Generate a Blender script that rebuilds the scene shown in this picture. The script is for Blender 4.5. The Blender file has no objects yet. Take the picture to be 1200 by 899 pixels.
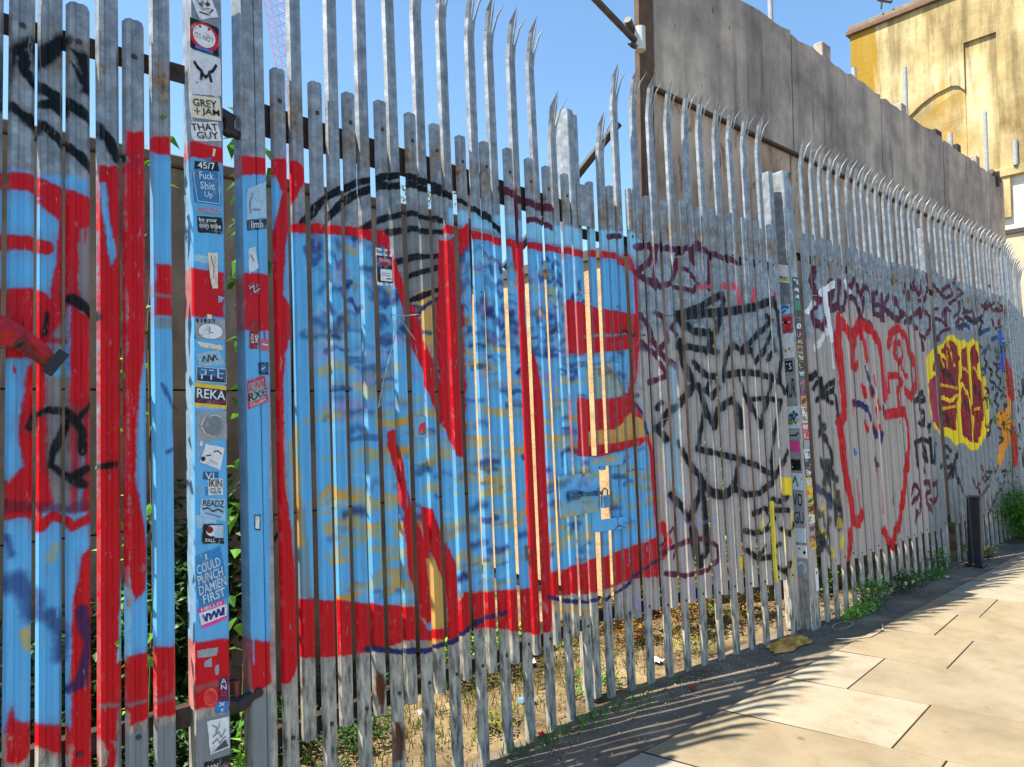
import bpy, bmesh, math, random
import numpy as np
from mathutils import Vector, Matrix
random.seed(7); rng = np.random.default_rng(7)
C = bpy.context.scene.collection
SC = bpy.context.scene
# ------------------------------------------------------------ camera
F_PX, YAW, PIT, ROL, CAM_D = 820.0539, 0.8564, 0.0321, 0.0103, 2.3969
cam = bpy.data.objects.new('camera', bpy.data.cameras.new('camera')); C.objects.link(cam)
cam.data.sensor_width = 36; cam.data.lens = F_PX/1200*36
cam.data.clip_start = 0.05; cam.data.clip_end = 3000
_F = Vector((math.cos(YAW)*math.cos(PIT), math.sin(YAW)*math.cos(PIT), math.sin(PIT)))
_R0 = Vector((math.sin(YAW), -math.cos(YAW), 0)); _U0 = _R0.cross(_F)
_R = _R0*math.cos(ROL)-_U0*math.sin(ROL); _U = _U0*math.cos(ROL)+_R0*math.sin(ROL)
M = Matrix(((_R.x,_U.x,-_F.x,0),(_R.y,_U.y,-_F.y,-CAM_D),(_R.z,_U.z,-_F.z,1.6),(0,0,0,1)))
cam.matrix_world = M
SC.camera = cam
# ------------------------------------------------------------ light
TO_SUN = Vector((-0.53, 0.19, 1.0)).normalized()
w = bpy.data.worlds.new('World'); SC.world = w; w.use_nodes = True
nt = w.node_tree; bg = nt.nodes['Background']
sky = nt.nodes.new('ShaderNodeTexSky'); sky.sky_type = 'NISHITA'; sky.sun_disc = False
sky.sun_elevation = math.asin(TO_SUN.z); sky.sun_rotation = math.atan2(TO_SUN.x, TO_SUN.y)
sky.altitude = 0; sky.air_density = 1.0; sky.dust_density = 0.6; sky.ozone_density = 1.6
tint = nt.nodes.new('ShaderNodeMix'); tint.data_type = 'RGBA'; tint.blend_type = 'MULTIPLY'; tint.inputs[0].default_value = 1; tint.inputs[7].default_value = (.95, 1.15, 1.20, 1)
nt.links.new(sky.outputs[0], tint.inputs[6]); nt.links.new(tint.outputs[2], bg.inputs[0]); bg.inputs[1].default_value = 0.092
sun = bpy.data.objects.new('sun', bpy.data.lights.new('sun', 'SUN')); C.objects.link(sun)
sun.data.energy = 5.0; sun.data.angle = math.radians(0.45); sun.data.color = (1.0, 0.92, 0.78)
sun.rotation_euler = (-TO_SUN).to_track_quat('-Z', 'Y').to_euler()
SC.view_settings.view_transform = 'Standard'; SC.view_settings.look = 'None'
SC.view_settings.exposure = 1.32; SC.view_settings.gamma = 1
# ------------------------------------------------------------ helpers
LEAN = math.atan(0.0447)
SECT = {'LS': (0, 0, 0), 'L1': (1.0162, .0075, .09226), 'L2': (2.9505, .2035, -.1093), 'S3': (0, -.0021, 0)}
def smat(k):
    x, y, a = SECT[k]
    return Matrix.Translation((x, y, 0)) @ Matrix.Rotation(a, 4, 'Z') @ Matrix.Rotation(-LEAN, 4, 'X')
def empty(name, loc=(0, 0, 0), mat=None, rz=0):
    o = bpy.data.objects.new(name, None); C.objects.link(o); o.empty_display_size = .1
    if mat is not None: o.matrix_world = mat
    else: o.location = loc; o.rotation_euler = (0, 0, rz)
    return o
def tag(o, label, cat, group=None, kind=None):
    o['label'] = label; o['category'] = cat
    if group: o['group'] = group
    if kind: o['kind'] = kind
    return o
def link(name, me, parent=None, loc=(0, 0, 0), rot=(0, 0, 0)):
    o = bpy.data.objects.new(name, me); C.objects.link(o)
    o.location = loc; o.rotation_euler = rot
    if parent: o.parent = parent
    return o
def struct(o): o['kind'] = 'structure'; return o
def stuff(o): o['kind'] = 'stuff'; return o
class MB:
    def __init__(s): s.v = []; s.f = []; s.m = []
    def add(s, vs, fs, mi=0):
        b = len(s.v); s.v += [tuple(v) for v in vs]; s.f += [tuple(i+b for i in f) for f in fs]; s.m += [mi]*len(fs); return s
    def box(s, x0, x1, y0, y1, z0, z1, mi=0, bev=0, mat=None):
        if bev:
            b = bev; vs = []
            for z, i in ((z0, b), (z0+b, 0), (z1-b, 0), (z1, b)):
                vs += [(x0+b+(i if i else 0)*0, y0+i, z), (x1-b, y0+i, z), (x1-i, y0+b, z), (x1-i, y1-b, z), (x1-b, y1-i, z), (x0+b, y1-i, z), (x0+i, y1-b, z), (x0+i, y0+b, z)]
            fs = [tuple(range(7, -1, -1)), tuple(range(24, 32))]
            for r in range(3):
                for k in range(8): fs.append((r*8+k, r*8+(k+1) % 8, (r+1)*8+(k+1) % 8, (r+1)*8+k))
        else:
            vs = [(x0,y0,z0),(x1,y0,z0),(x1,y1,z0),(x0,y1,z0),(x0,y0,z1),(x1,y0,z1),(x1,y1,z1),(x0,y1,z1)]
            fs = [(3,2,1,0),(4,5,6,7),(0,1,5,4),(1,2,6,5),(2,3,7,6),(3,0,4,7)]
        if mat is not None: vs = [tuple(mat @ Vector(v)) for v in vs]
        return s.add(vs, fs, mi)
    def tube(s, pts, r, n=8, mi=0, cap=True):
        pts = [Vector(p) for p in pts]; rs = r if isinstance(r, (list, tuple)) else [r]*len(pts)
        rings = []; up = None
        for i, p in enumerate(pts):
            d = (pts[min(i+1, len(pts)-1)]-pts[max(i-1, 0)]).normalized()
            if up is None: up = Vector((0, 0, 1)) if abs(d.z) < .9 else Vector((1, 0, 0))
            a = d.cross(up).normalized(); b = a.cross(d).normalized(); up = b
            rings.append([p+(a*math.cos(t)+b*math.sin(t))*rs[i] for t in [2*math.pi*k/n for k in range(n)]])
        vs = [v for q in rings for v in q]; fs = []
        for i in range(len(pts)-1):
            for k in range(n): fs.append((i*n+k, i*n+(k+1) % n, (i+1)*n+(k+1) % n, (i+1)*n+k))
        if cap: fs += [tuple(range(n-1, -1, -1)), tuple(range((len(pts)-1)*n, len(pts)*n))]
        return s.add(vs, fs, mi)
    def mesh(s, name, mats, smooth=False):
        me = bpy.data.meshes.new(name); me.from_pydata(s.v, [], s.f)
        for m in (mats if isinstance(mats, (list, tuple)) else [mats]): me.materials.append(m)
        me.polygons.foreach_set('material_index', s.m)
        if smooth: me.polygons.foreach_set('use_smooth', [True]*len(s.f))
        me.update()
        bm = bmesh.new(); bm.from_mesh(me); bmesh.ops.recalc_face_normals(bm, faces=bm.faces); bm.to_mesh(me); bm.free()
        return me
    def obj(s, name, mats, parent=None, smooth=False, loc=(0, 0, 0), rot=(0, 0, 0)):
        return link(name, s.mesh(name, mats, smooth), parent, loc, rot)
def srgb(r, g, b): return tuple(((c/255/12.92) if c/255 <= .04045 else ((c/255+.055)/1.055)**2.4) for c in (r, g, b))
# ------------------------------------------------------------ material kit
class NM:
    def __init__(s, name, rough=.7, metal=0, spec=.4):
        s.m = bpy.data.materials.new(name); s.m.use_nodes = True; s.t = s.m.node_tree; s.n = s.t.nodes; s.b = s.n['Principled BSDF']
        s.b.inputs['Roughness'].default_value = rough; s.b.inputs['Metallic'].default_value = metal
        s.b.inputs['Specular IOR Level'].default_value = spec
        s.tc = s.n.new('ShaderNodeTexCoord')
    def L(s, a, b): s.t.links.new(a, b)
    def co(s, kind='Object', scale=(1, 1, 1), loc=(0, 0, 0), src=None):
        mp = s.n.new('ShaderNodeMapping'); mp.inputs['Scale'].default_value = scale; mp.inputs['Location'].default_value = loc
        s.L(src if src is not None else s.tc.outputs[kind], mp.inputs[0]); return mp.outputs[0]
    def pos(s, scale=(1, 1, 1), loc=(0, 0, 0)):
        g = s.n.new('ShaderNodeNewGeometry'); return s.co(scale=scale, loc=loc, src=g.outputs['Position'])
    def noise(s, co, scale=5, detail=4, rough=.55, dist=0):
        t = s.n.new('ShaderNodeTexNoise'); t.inputs['Scale'].default_value = scale; t.inputs['Detail'].default_value = detail
        t.inputs['Roughness'].default_value = rough; t.inputs['Distortion'].default_value = dist; s.L(co, t.inputs['Vector']); return t.outputs['Fac']
    def voro(s, co, scale=5, out='Distance', feat='F1'):
        t = s.n.new('ShaderNodeTexVoronoi'); t.feature = feat; t.inputs['Scale'].default_value = scale; s.L(co, t.inputs['Vector']); return t.outputs[out]
    def ramp(s, f, stops):
        r = s.n.new('ShaderNodeValToRGB'); e = r.color_ramp.elements
        while len(e) < len(stops): e.new(.5)
        for k, (p, c) in enumerate(stops):
            e[k].position = p; e[k].color = (*(c if isinstance(c, (tuple, list)) else (c, c, c)), 1)
        s.L(f, r.inputs[0]); return r.outputs[0]
    def mix(s, f, a, b, mode='MIX'):
        x = s.n.new('ShaderNodeMix'); x.data_type = 'RGBA'; x.blend_type = mode
        for sock, v in ((x.inputs[0], f), (x.inputs[6], a), (x.inputs[7], b)):
            if isinstance(v, (int, float)): sock.default_value = v if sock.type == 'VALUE' else (v, v, v, 1)
            elif isinstance(v, (tuple, list)): sock.default_value = (*v, 1)
            else: s.L(v, sock)
        return x.outputs[2]
    def math(s, op, a, b=0.0, clamp=False):
        x = s.n.new('ShaderNodeMath'); x.operation = op; x.use_clamp = clamp
        for k, v in enumerate((a, b)):
            if isinstance(v, (int, float)): x.inputs[k].default_value = v
            else: s.L(v, x.inputs[k])
        return x.outputs[0]
    def sep(s, co):
        x = s.n.new('ShaderNodeSeparateXYZ'); s.L(co, x.inputs[0]); return x.outputs
    def rnd(s):
        return s.n.new('ShaderNodeObjectInfo').outputs['Random']
    def col(s, c): 
        if isinstance(c, (tuple, list)): s.b.inputs['Base Color'].default_value = (*c, 1)
        else: s.L(c, s.b.inputs['Base Color'])
        return s
    def bump(s, h, strength=.3, dist=.01):
        x = s.n.new('ShaderNodeBump'); x.inputs['Strength'].default_value = strength; x.inputs['Distance'].default_value = dist
        s.L(h, x.inputs['Height']); s.L(x.outputs[0], s.b.inputs['Normal']); return s
    def rough(s, f): s.L(f, s.b.inputs['Roughness']); return s
def simple(name, c, rough=.7, var=.25, scale=8, metal=0, bump=.15, bd=.004, spec=.4):
    k = NM(name, rough, metal, spec); n = k.noise(k.pos(), scale, 5)
    k.col(k.mix(k.ramp(n, [(.3, 0.), (.7, 1.)]), tuple(x*(1-var) for x in c), tuple(min(1, x*(1+var)) for x in c)))
    if bump: k.bump(k.noise(k.pos(), scale*6, 4), bump, bd)
    return k.m
# ------------------------------------------------------------ the spray paint, laid out in metres along and up the fence
PCOL = {'R':(196,10,26),'B':(96,174,224),'K':(8,8,12),'N':(30,36,92),'P':(88,24,50),'O':(240,150,20),'Y':(246,214,20),'W':(232,236,240),
 'C':(136,200,232),'T':(202,160,86),'G':(128,132,134),'F':(176,164,156),'I':(206,70,96),'V':(150,140,190),'M':(140,16,30),'Z':(178,50,96),
 'Q':(16,84,200),'E':(60,96,50),'D':(24,70,110),'L':(160,205,235),'A':(130,185,215),'U':(92,46,26)}
PAINT=[('2','F',0,60,75,[-46,1987,433,2062,1896,1925,2069,2057,2558,2346,3973,2141,3841,351,2492,387,1718,258,318,386,-67,545]),
('S','F',0,60,75,[2685,1957,3187,2034,4848,1925,5060,2060,5675,2370,7616,2196,7412,233,5580,353,4626,268,3056,465,2658,629]),
('S','F',0,25,90,[5686,2440,7519,2275,7239,256,5591,417,5363,1028]),
('S','G',0,20,60,[7653,2368,11014,2377,10213,-152,7197,262]),
('S','G',0,15,80,[7331,881,7907,838,7753,186,7197,262]),
('0','B',0,14,100,[140,2316,216,2315,283,2311,368,2324,443,2313,457,2086,456,606,154,734]),
('0','G',0,8,100,[297,1846,368,1903,369,1811,327,1758,314,1860]),
('0','G',0,10,100,[302,1706,398,1708,409,1397,380,1318,325,1324,307,1455]),
('0','G',0,8,100,[381,2187,443,2187,443,1890,397,1897,382,2076]),
('0','G',0,10,100,[218,1412,266,1425,291,1369,291,1322,218,1330]),
('0','B',0,8,100,[535,2433,619,2459,838,2498,1003,2462,974,777,818,820,610,840,530,838,557,1603,588,1823,599,2105]),
('1','B',0,8,100,[-481,2421,-396,2449,-172,2495,0,2465,-37,775,-200,824,-412,850,-493,850,-463,1603,-431,1820,-418,2098]),
('0','R',50,5,100,[141,2278,216,2279,283,2280,368,2254,434,2237,457,2189]),
('0','R',0,6,100,[296,2233,326,2257,434,2256,439,2186,397,2158,379,2075,371,1942,368,1903,318,1881,297,1889,327,1938,340,2070,352,2172]),
('0','R',40,5,100,[142,2088,242,2097,284,2098,313,2092]),
('0','R',0,6,100,[144,1945,284,1967,318,1948,327,1917,314,1891,368,1895,314,1809,300,1706,285,1756,145,1751]),
('0','R',0,6,100,[293,1762,315,1727,312,1442,324,1404,304,1306,149,1323,148,1429,230,1399,262,1445,249,1507,253,1606,269,1731]),
('0','R',0,8,100,[293,1884,318,1899,307,1631,320,1404,337,1328,295,1307]),
('0','R',0,6,100,[375,2208,397,2163,393,1971,404,1903,443,1890,447,1291,409,1300,414,1397,407,1604,376,1630]),
('0','R',0,8,70,[375,1890,400,1892,407,1630,389,1297,376,1299]),
('0','R',30,5,100,[149,1294,223,1308,254,1316,291,1300,302,1262,333,1293,370,1269,381,1253,434,1277,457,1290]),
('0','P',30,8,60,[149,1323,222,1329,287,1323,372,1307,443,1317]),
('0','R',0,5,100,[453,2375,525,2386,529,2095,532,1549,536,1176,526,1072,511,822,535,827,534,670,506,691,497,598,470,602,447,633,447,783]),
('0','R',0,6,100,[434,1190,452,1290,452,536,382,559,377,850,385,1046,409,1168]),
('0','B',0,6,100,[457,2321,472,2324,500,2091,486,2062,460,2223]),
('0','C',0,4,100,[512,1085,533,1045,533,838,500,825]),
('0','R',0,5,100,[528,2502,596,2520,598,1902,583,1823,562,1684,551,1387,570,1278,585,1169,579,1037,550,1003,536,1045,532,1549,527,2095]),
('0','R',0,5,100,[530,838,613,837,611,641,534,632]),
('0','G',12,5,75,[461,709,530,695,612,693]),
('0','R',55,4,100,[619,2482,691,2494,838,2498,953,2499]),
('0','R',0,5,100,[617,2079,683,2084,833,2076,831,1920,681,1914,616,1912]),
('1','R',0,5,100,[-154,2083,5,2092,0,1884,-158,1884]),
('0','G',14,4,80,[616,1977,682,1977]),
('0','G',0,5,80,[616,1903,681,1908,681,1868,616,1869]),
('0','R',0,6,100,[610,846,717,837,818,832,974,785,978,645,924,624,815,615,716,621,609,631]),
('1','R',0,6,100,[-412,855,-303,844,-199,835,-37,784,-34,643,-90,625,-203,619,-305,629,-414,643]),
('0','R',0,8,100,[226,747,238,772,246,730,290,705,371,676,382,653,373,596,300,636,250,612,227,627]),
('0','G',20,6,50,[609,680,672,687,811,688]),
('0','R',20,5,100,[465,615,488,571,483,525,460,518]),
('0','G',0,10,100,[534,607,676,603,815,582,813,398,506,502,497,593]),
('0','K',28,8,100,[159,2472,219,2509,261,2479,291,2450]),
('0','K',40,14,90,[198,2534,226,2673,277,2717,294,2669,324,2706,358,2756]),
('0','K',0,12,85,[298,2719,358,2761,360,2713,325,2674,296,2643,281,2676]),
('0','K',35,6,100,[255,2667,256,2620,281,2590,358,2559,434,2514,481,2463,510,2413]),
('0','K',28,5,100,[299,2532,325,2544,358,2521]),
('0','K',28,5,100,[278,2478,316,2462,359,2419,397,2395,434,2355]),
('0','K',0,10,100,[374,2728,425,2723,434,2589,406,2601,411,2630,392,2701]),
('0','K',0,6,100,[374,2690,425,2628,434,2598,397,2631]),
('0','K',20,5,100,[278,1556,286,1586,319,1605,360,1600,384,1579,407,1539,407,1475]),
('0','K',20,5,100,[367,1566,350,1516,333,1479,328,1441,372,1400,411,1377]),
('0','K',20,5,100,[389,1409,416,1423,494,1433]),
('0','K',14,5,100,[398,1578,434,1625]),
('0','K',30,4,100,[380,1938,416,1915,443,1895]),
('0','K',0,5,100,[314,1896,323,1896,319,1834,306,1821]),
('0','R',8,2,100,[338,1898,340,1872]),
('0','R',8,2,100,[353,1899,351,1868]),
('0','R',20,8,70,[310,1813,362,1811]),
('0','N',50,18,60,[189,1106,247,1119,284,1065,284,1017]),
('0','N',40,14,60,[330,1007,355,941,351,881]),
('0','N',30,8,80,[407,1005,423,914,405,794,373,783]),
('0','N',20,10,60,[223,1243,235,1193]),
('0','N',14,6,60,[633,1685,671,1601,676,1489]),
('0','N',14,6,60,[647,1463,673,1475]),
('0','T',30,5,80,[268,972,277,934]),
('0','T',25,8,50,[342,1202,329,1167]),
('0','G',0,12,100,[816,687,978,610,973,344,813,398]),
('1','G',0,12,100,[-202,691,-35,608,-41,342,-207,404]),
('1','B',0,6,100,[50,2272,421,2310,498,2301,589,2138,809,1741,876,2292,893,2422,1293,2459,2005,2481,2388,2487,2283,1573,2429,1363,2486,799,1862,761,1431,684,965,766,450,799,77,899,45,1225,33,1848]),
('2','B',0,6,100,[-1753,2375,-1370,2396,-1294,2382,-1203,2196,-988,1754,-929,2351,-915,2491,-551,2504,47,2483,346,2466,273,1573,385,1369,433,823,-55,752,-416,645,-832,701,-1327,703,-1710,793,-1748,1167,-1767,1886]),
('1','B',0,6,100,[7,2460,100,2475,116,2426,14,2195,-6,2192]),
('1','C',0,10,85,[887,2521,1562,2570,2016,2613,2368,2665,2458,2626,2372,2516,1555,2467,883,2445]),
('2','C',0,10,85,[-921,2599,-319,2602,55,2615,329,2642,397,2598,334,2496,-325,2496,-924,2516]),
('1','G',0,5,100,[534,2461,815,2519,786,1893,718,1889,641,2070,570,2228]),
('1','T',0,8,90,[651,2090,788,2143,782,1798,715,1821]),
('1','G',0,8,70,[75,1346,120,1217,133,903,84,913,49,1102]),
('1','O',0,8,60,[51,1472,94,1533,103,1094,69,1099]),
('1','K',30,3,100,[131,2306,196,2392,254,2445,400,2534,594,2605,735,2611,937,2572,1157,2504,1232,2466]),
('1','K',30,3,100,[239,2347,304,2421,357,2464,471,2525,653,2577,813,2574]),
('1','K',24,3,100,[397,2327,466,2375,523,2404,647,2447,842,2445]),
('1','K',24,3,100,[490,2321,521,2338,644,2378,840,2393]),
('1','K',24,3,100,[556,2215,615,2238,672,2258,794,2280]),
('1','K',24,3,100,[621,2161,698,2193,792,2225]),
('1','K',24,3,100,[622,2057,693,2083,787,2124]),
('1','N',20,5,100,[656,1993,725,2048,785,2085]),
('1','R',0,4,100,[-116,2509,120,2550,144,2526,146,2469,94,2378,51,2201,40,2023,77,1972,89,1899,53,1849,29,1691,31,1349,55,1101,71,915,79,701,37,623,-9,624,-11,1111,-14,1536,-14,1845,-18,1970,1,2193,46,2411,20,2470,-117,2440]),
('1','R',36,4,100,[71,2282,167,2293,300,2310,422,2317,498,2308]),
('1','R',0,4,100,[422,2338,503,2338,557,2244,623,2087,708,1896,779,1740,831,1588,865,1454,834,1436,788,1513,731,1646,641,1847,586,2064,553,2134,497,2272,421,2295]),
('1','R',0,4,100,[797,2351,890,2374,991,2464,1033,2418,939,2302,946,1903,937,1431,913,1375,872,1381,848,1512,793,1627,776,1893]),
('1','R',36,4,100,[872,2419,1055,2418,1290,2415,1553,2439,1845,2457,2173,2486,2348,2449]),
('2','R',36,4,100,[-934,2488,-765,2476,-553,2458,-326,2468,-83,2468,180,2478,315,2432]),
('1','R',0,4,100,[1266,2420,1380,2438,1377,2191,1372,2015,1439,1757,1481,1406,1477,1060,1486,716,1442,472,1328,478,1330,703,1311,1079,1332,1498,1309,1925,1313,2184,1287,2354]),
('1','R',0,4,100,[485,1501,519,1507,553,1463,577,1305,611,1160,669,1009,692,790,708,626,629,733,576,953,567,1165,525,1310,486,1435]),
('1','R',0,4,100,[649,1177,723,1162,765,1032,828,911,861,756,862,589,783,597,782,772,731,927,697,1005,721,713,663,672,666,938]),
('1','T',0,5,100,[667,956,705,968,766,848,771,557,659,571,689,720]),
('1','B',0,6,80,[627,681,683,693,689,631,633,620]),
('1','R',0,5,100,[78,908,255,866,450,809,613,764,662,655,795,642,887,770,1306,708,1502,756,1506,627,1353,484,956,605,852,581,661,620,528,645,444,639,248,663,79,695,55,798]),
('1','R',0,5,100,[1469,753,1862,761,2466,791,2503,683,2461,557,2174,599,1847,581,1480,640]),
('2','R',0,5,100,[-384,720,-55,752,418,814,447,711,416,586,196,608,-65,568,-373,603]),
('1','N',22,4,100,[364,660,527,605,659,578,802,578,878,597,958,631,1123,633]),
('1','N',20,4,100,[1428,646,1558,599,1769,547,1921,534,2085,558,2283,628,2501,657]),
('2','N',20,4,100,[-417,606,-306,566,-129,528,-5,526,126,562,280,645,445,686]),
('1','T',30,12,60,[1489,579,1765,503]),
('2','R',0,3,100,[-197,2190,-98,2188,27,2153,160,2152,310,2142,351,2124,340,1954,247,1925,-52,1895,-200,1889]),
('1','R',0,3,100,[1704,2177,1981,2190,1956,1895,1696,1883]),
('2','G',16,3,100,[-134,1978,19,2000,184,2008,275,2028]),
('2','K',14,4,100,[184,2003,241,2046,301,2009,355,2073]),
('2','R',36,4,100,[284,2490,339,2367,343,2108,307,1876,262,1623]),
('1','R',0,3,100,[1753,1662,1856,1634,2099,1644,2293,1675,2414,1405,2335,1357,1908,1316,1727,1331]),
('2','R',0,3,100,[-152,1663,-66,1634,128,1644,279,1674,374,1410,314,1362,-22,1313,-170,1325]),
('2','T',0,4,100,[-114,1459,117,1462,258,1553,339,1512,374,1410,179,1387,-119,1370]),
('2','R',30,3,100,[-120,1342,111,1360,388,1399,410,1317,421,1064,432,813]),
('2','R',50,6,100,[466,879,517,778,454,710]),
('2','N',18,4,100,[296,1603,354,1532,389,1420]),
('2','N',14,10,60,[-56,1817,42,1844,168,1748,196,1649]),
('2','T',0,18,45,[-119,1816,107,1846,230,1649,-3,1634]),
('1','P',14,5,100,[2508,734,2668,827,2686,707,2647,634]),
('2','P',14,5,100,[450,761,567,858,581,745,553,672]),
('1','P',45,5,100,[1233,2682,1331,2668,1446,2648,1625,2665]),
('1','P',40,5,100,[1326,2689,1340,2604,1328,2421]),
('1','P',30,5,100,[1401,2558,1508,2578,1616,2552]),
('2','P',30,4,100,[132,2585,243,2609]),
('2','P',45,4,100,[351,2550,469,2575,503,2537,461,2468,348,2394,468,2353,510,2314]),
('2','P',40,4,100,[544,2585,524,2518,500,2382,555,2329,649,2359,701,2440,744,2587,619,2578]),
('2','P',35,4,100,[940,2611,776,2591,704,2473,813,2451,905,2383,851,2322,694,2341]),
('2','P',40,4,100,[817,2607,866,2513,874,2614,926,2649,1023,2598,1194,2578,1318,2562]),
('2','P',45,4,100,[1040,2600,1031,2491,1011,2358]),
('2','P',40,5,100,[367,2146,434,2078,464,1985,568,1884,656,1834]),
('2','P',35,5,100,[499,2165,572,2139,591,1991,481,1908,576,1779,425,1736]),
('2','P',30,5,100,[668,2199,693,2130,628,2078,686,2038]),
('2','P',30,5,100,[370,1981,439,1932,549,1831]),
('2','I',30,4,85,[920,2362,1046,2373]),
('2','I',50,5,85,[1160,2389,1285,2394,1332,2316,1271,2241]),
('2','I',45,5,85,[1487,2388,1469,2297]),
('2','I',40,5,80,[1719,2378,1733,2311]),
('2','K',49,6,100,[712,2169,909,2227,1137,2329,1151,2290,1106,2173,1046,2067,951,1940]),
('2','K',59,6,100,[743,2160,989,2193,1252,2228,1485,2269,1685,2332]),
('2','K',49,6,100,[720,2170,738,2106,831,2067,995,2065]),
('2','K',59,6,100,[1685,2332,1747,2257,1752,2104,1763,1921,1720,1798]),
('2','K',44,6,100,[1605,2217,1671,2191,1567,2124,1416,2028,1299,1953,1213,1990,1135,1902,1105,1760]),
('2','K',39,6,100,[1317,1953,1410,1969,1448,1882,1551,1962,1662,2099,1679,1979,1593,1904]),
('2','K',44,6,100,[689,1968,822,1958,952,1951,1052,1944]),
('2','K',49,6,100,[714,1996,722,1889,755,1809,804,1729,752,1664,668,1595,575,1559,494,1468]),
('2','K',44,6,100,[815,1865,939,1785,1038,1776,1049,1703,985,1648,930,1686,968,1742]),
('2','K',49,6,100,[851,1719,892,1621,918,1539,994,1455,1037,1564,1181,1631,1244,1551,1244,1449]),
('2','K',44,6,100,[1125,1788,1286,1814,1488,1806,1725,1750,1788,1677]),
('2','K',44,6,100,[1266,1791,1309,1676,1390,1560,1472,1443,1521,1559,1590,1677,1631,1797]),
('2','K',34,6,100,[1378,1630,1567,1641,1712,1617,1673,1527,1619,1380,1562,1206,1560,1089]),
('2','K',39,6,100,[812,1326,863,1458,904,1566]),
('2','K',39,6,100,[804,1321,955,1292,1164,1249,1382,1187,1544,1120]),
('2','K',39,6,100,[636,1370,692,1304,762,1195,836,1127,927,1051,1058,1024,1167,1088,1214,1224]),
('2','K',44,6,100,[849,1094,941,1023,1056,1003,1163,1049]),
('2','K',44,6,100,[1163,1049,1247,998,1410,997,1557,1055,1676,1170,1764,1255]),
('2','K',39,6,100,[472,1581,519,1612]),
('2','K',49,6,100,[464,1458,547,1389]),
('2','K',44,6,100,[552,1054,651,968,706,885,769,984,814,1059]),
('2','K',59,6,100,[733,830,752,672,779,617,848,686,851,924,821,1139]),
('2','K',34,6,100,[1342,866,1446,891,1548,870,1732,853]),
('2','K',34,6,100,[1546,945,1640,920,1743,959]),
('2','K',34,6,100,[1225,767,1339,737,1479,750,1561,811,1490,864]),
('2','K',39,6,100,[1240,638,1368,566,1536,561]),
('2','K',34,6,100,[1566,482,1639,443,1704,493]),
('2','K',34,6,100,[1631,734,1714,690,1791,747]),
('2','K',29,6,100,[1513,621,1610,632]),
('2','K',29,6,100,[1371,593,1449,640]),
('2','A',50,14,55,[625,1833,643,1464,597,1257,657,1045]),
('2','C',30,10,60,[553,1363,560,1156,629,1074]),
('2','Y',0,5,90,[1686,1081,1805,1073,1793,955,1674,964]),
('2','Y',35,5,100,[1543,917,1533,630,1529,402]),
('2','Y',30,6,80,[1444,868,1405,758]),
('2','Y',30,6,80,[1174,591,1187,535]),
('2','Y',20,5,70,[1780,837,1711,375]),
('2','V',30,12,50,[543,1029,643,866,960,860,988,696,913,493]),
('2','V',35,10,60,[222,499,283,392,245,327]),
('2','V',30,10,55,[663,530,758,361]),
('2','V',30,12,50,[-67,545,-22,446,82,381]),
('2','P',30,4,100,[454,720,635,759,831,767,947,701,956,619,854,565,658,556,475,598]),
('1','W',20,6,40,[1401,623,1423,576]),
('S','P',70,6,100,[5262,2626,5207,2527,5262,2433,5420,2449,5539,2563]),
('S','P',70,6,100,[5405,2447,5190,2315,5216,2212,5352,2182,5409,2280,5459,2419,5561,2511,5491,2340,5662,2382,5693,2580]),
('S','P',60,6,100,[5953,2623,5802,2486,5754,2376,5686,2343]),
('S','P',60,6,100,[5802,2486,5957,2451,6033,2314,6128,2277,6262,2257]),
('S','P',50,6,100,[5997,2592,6060,2475,6148,2593,6244,2552,6266,2479]),
('S','P',45,6,100,[6129,2481,6069,2331]),
('S','P',50,6,100,[6461,2573,6347,2539,6334,2366,6496,2364]),
('S','P',45,6,100,[6330,2440,6477,2461]),
('S','P',50,6,100,[6513,2556,6508,2327]),
('S','P',45,6,100,[6685,2572,6592,2479]),
('S','P',70,6,100,[6775,2542,6860,2471,6970,2416,6835,2343,6726,2382,6583,2432]),
('S','P',50,6,100,[6995,2339,7219,2420,7410,2501]),
('S','P',50,6,100,[7206,2353,7281,2301]),
('S','P',50,6,100,[7353,2863,7284,2739,7417,2644,7513,2780,7565,2599,7690,2757,7668,2866]),
('S','P',45,6,100,[7715,2872,7884,2777,8014,2702,8189,2810]),
('S','P',45,6,100,[7970,2724,8157,2671,8379,2738,8294,2821,8075,2753]),
('S','P',40,6,100,[8533,2939,8435,2863,8472,2793]),
('S','P',40,6,100,[8477,2701,8249,2626]),
('S','P',50,6,100,[7392,2417,7523,2511,7668,2437,7644,2325,7481,2206,7357,2248]),
('S','P',40,6,100,[7734,2528,7929,2545]),
('S','P',40,6,100,[7812,2448,8001,2427,8139,2375]),
('S','P',45,6,100,[8009,2463,8136,2580,8258,2554]),
('S','P',45,6,100,[8576,2664,8530,2475,8453,2378]),
('S','P',40,6,100,[7391,2201,7415,2103]),
('S','P',40,6,100,[7806,2206,7977,2320,8239,2364]),
('S','P',40,6,100,[7710,2201,7907,2229]),
('S','N',45,6,100,[8667,2701,8722,2583]),
('S','P',45,6,100,[9343,2703,9525,2679,9677,2763,9784,2670,9936,2734,10047,2639,9946,2527]),
('S','P',40,6,100,[9242,2557,9352,2506]),
('S','P',40,6,100,[9735,2973,9877,2884]),
('S','P',40,6,100,[9687,2560,9793,2465,10081,2515]),
('S','W',90,4,100,[5408,2468,5446,2337,5457,2216,5486,2117]),
('S','W',60,4,100,[5349,2455,5597,2549]),
('S','W',50,6,80,[5452,2182,5341,2108,5202,2016]),
('S','W',50,6,90,[5820,2594,5854,2513]),
('S','W',50,6,90,[5105,2288,5224,2364]),
('S','W',35,4,70,[5447,2148,5471,2015,5494,1882]),
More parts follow.
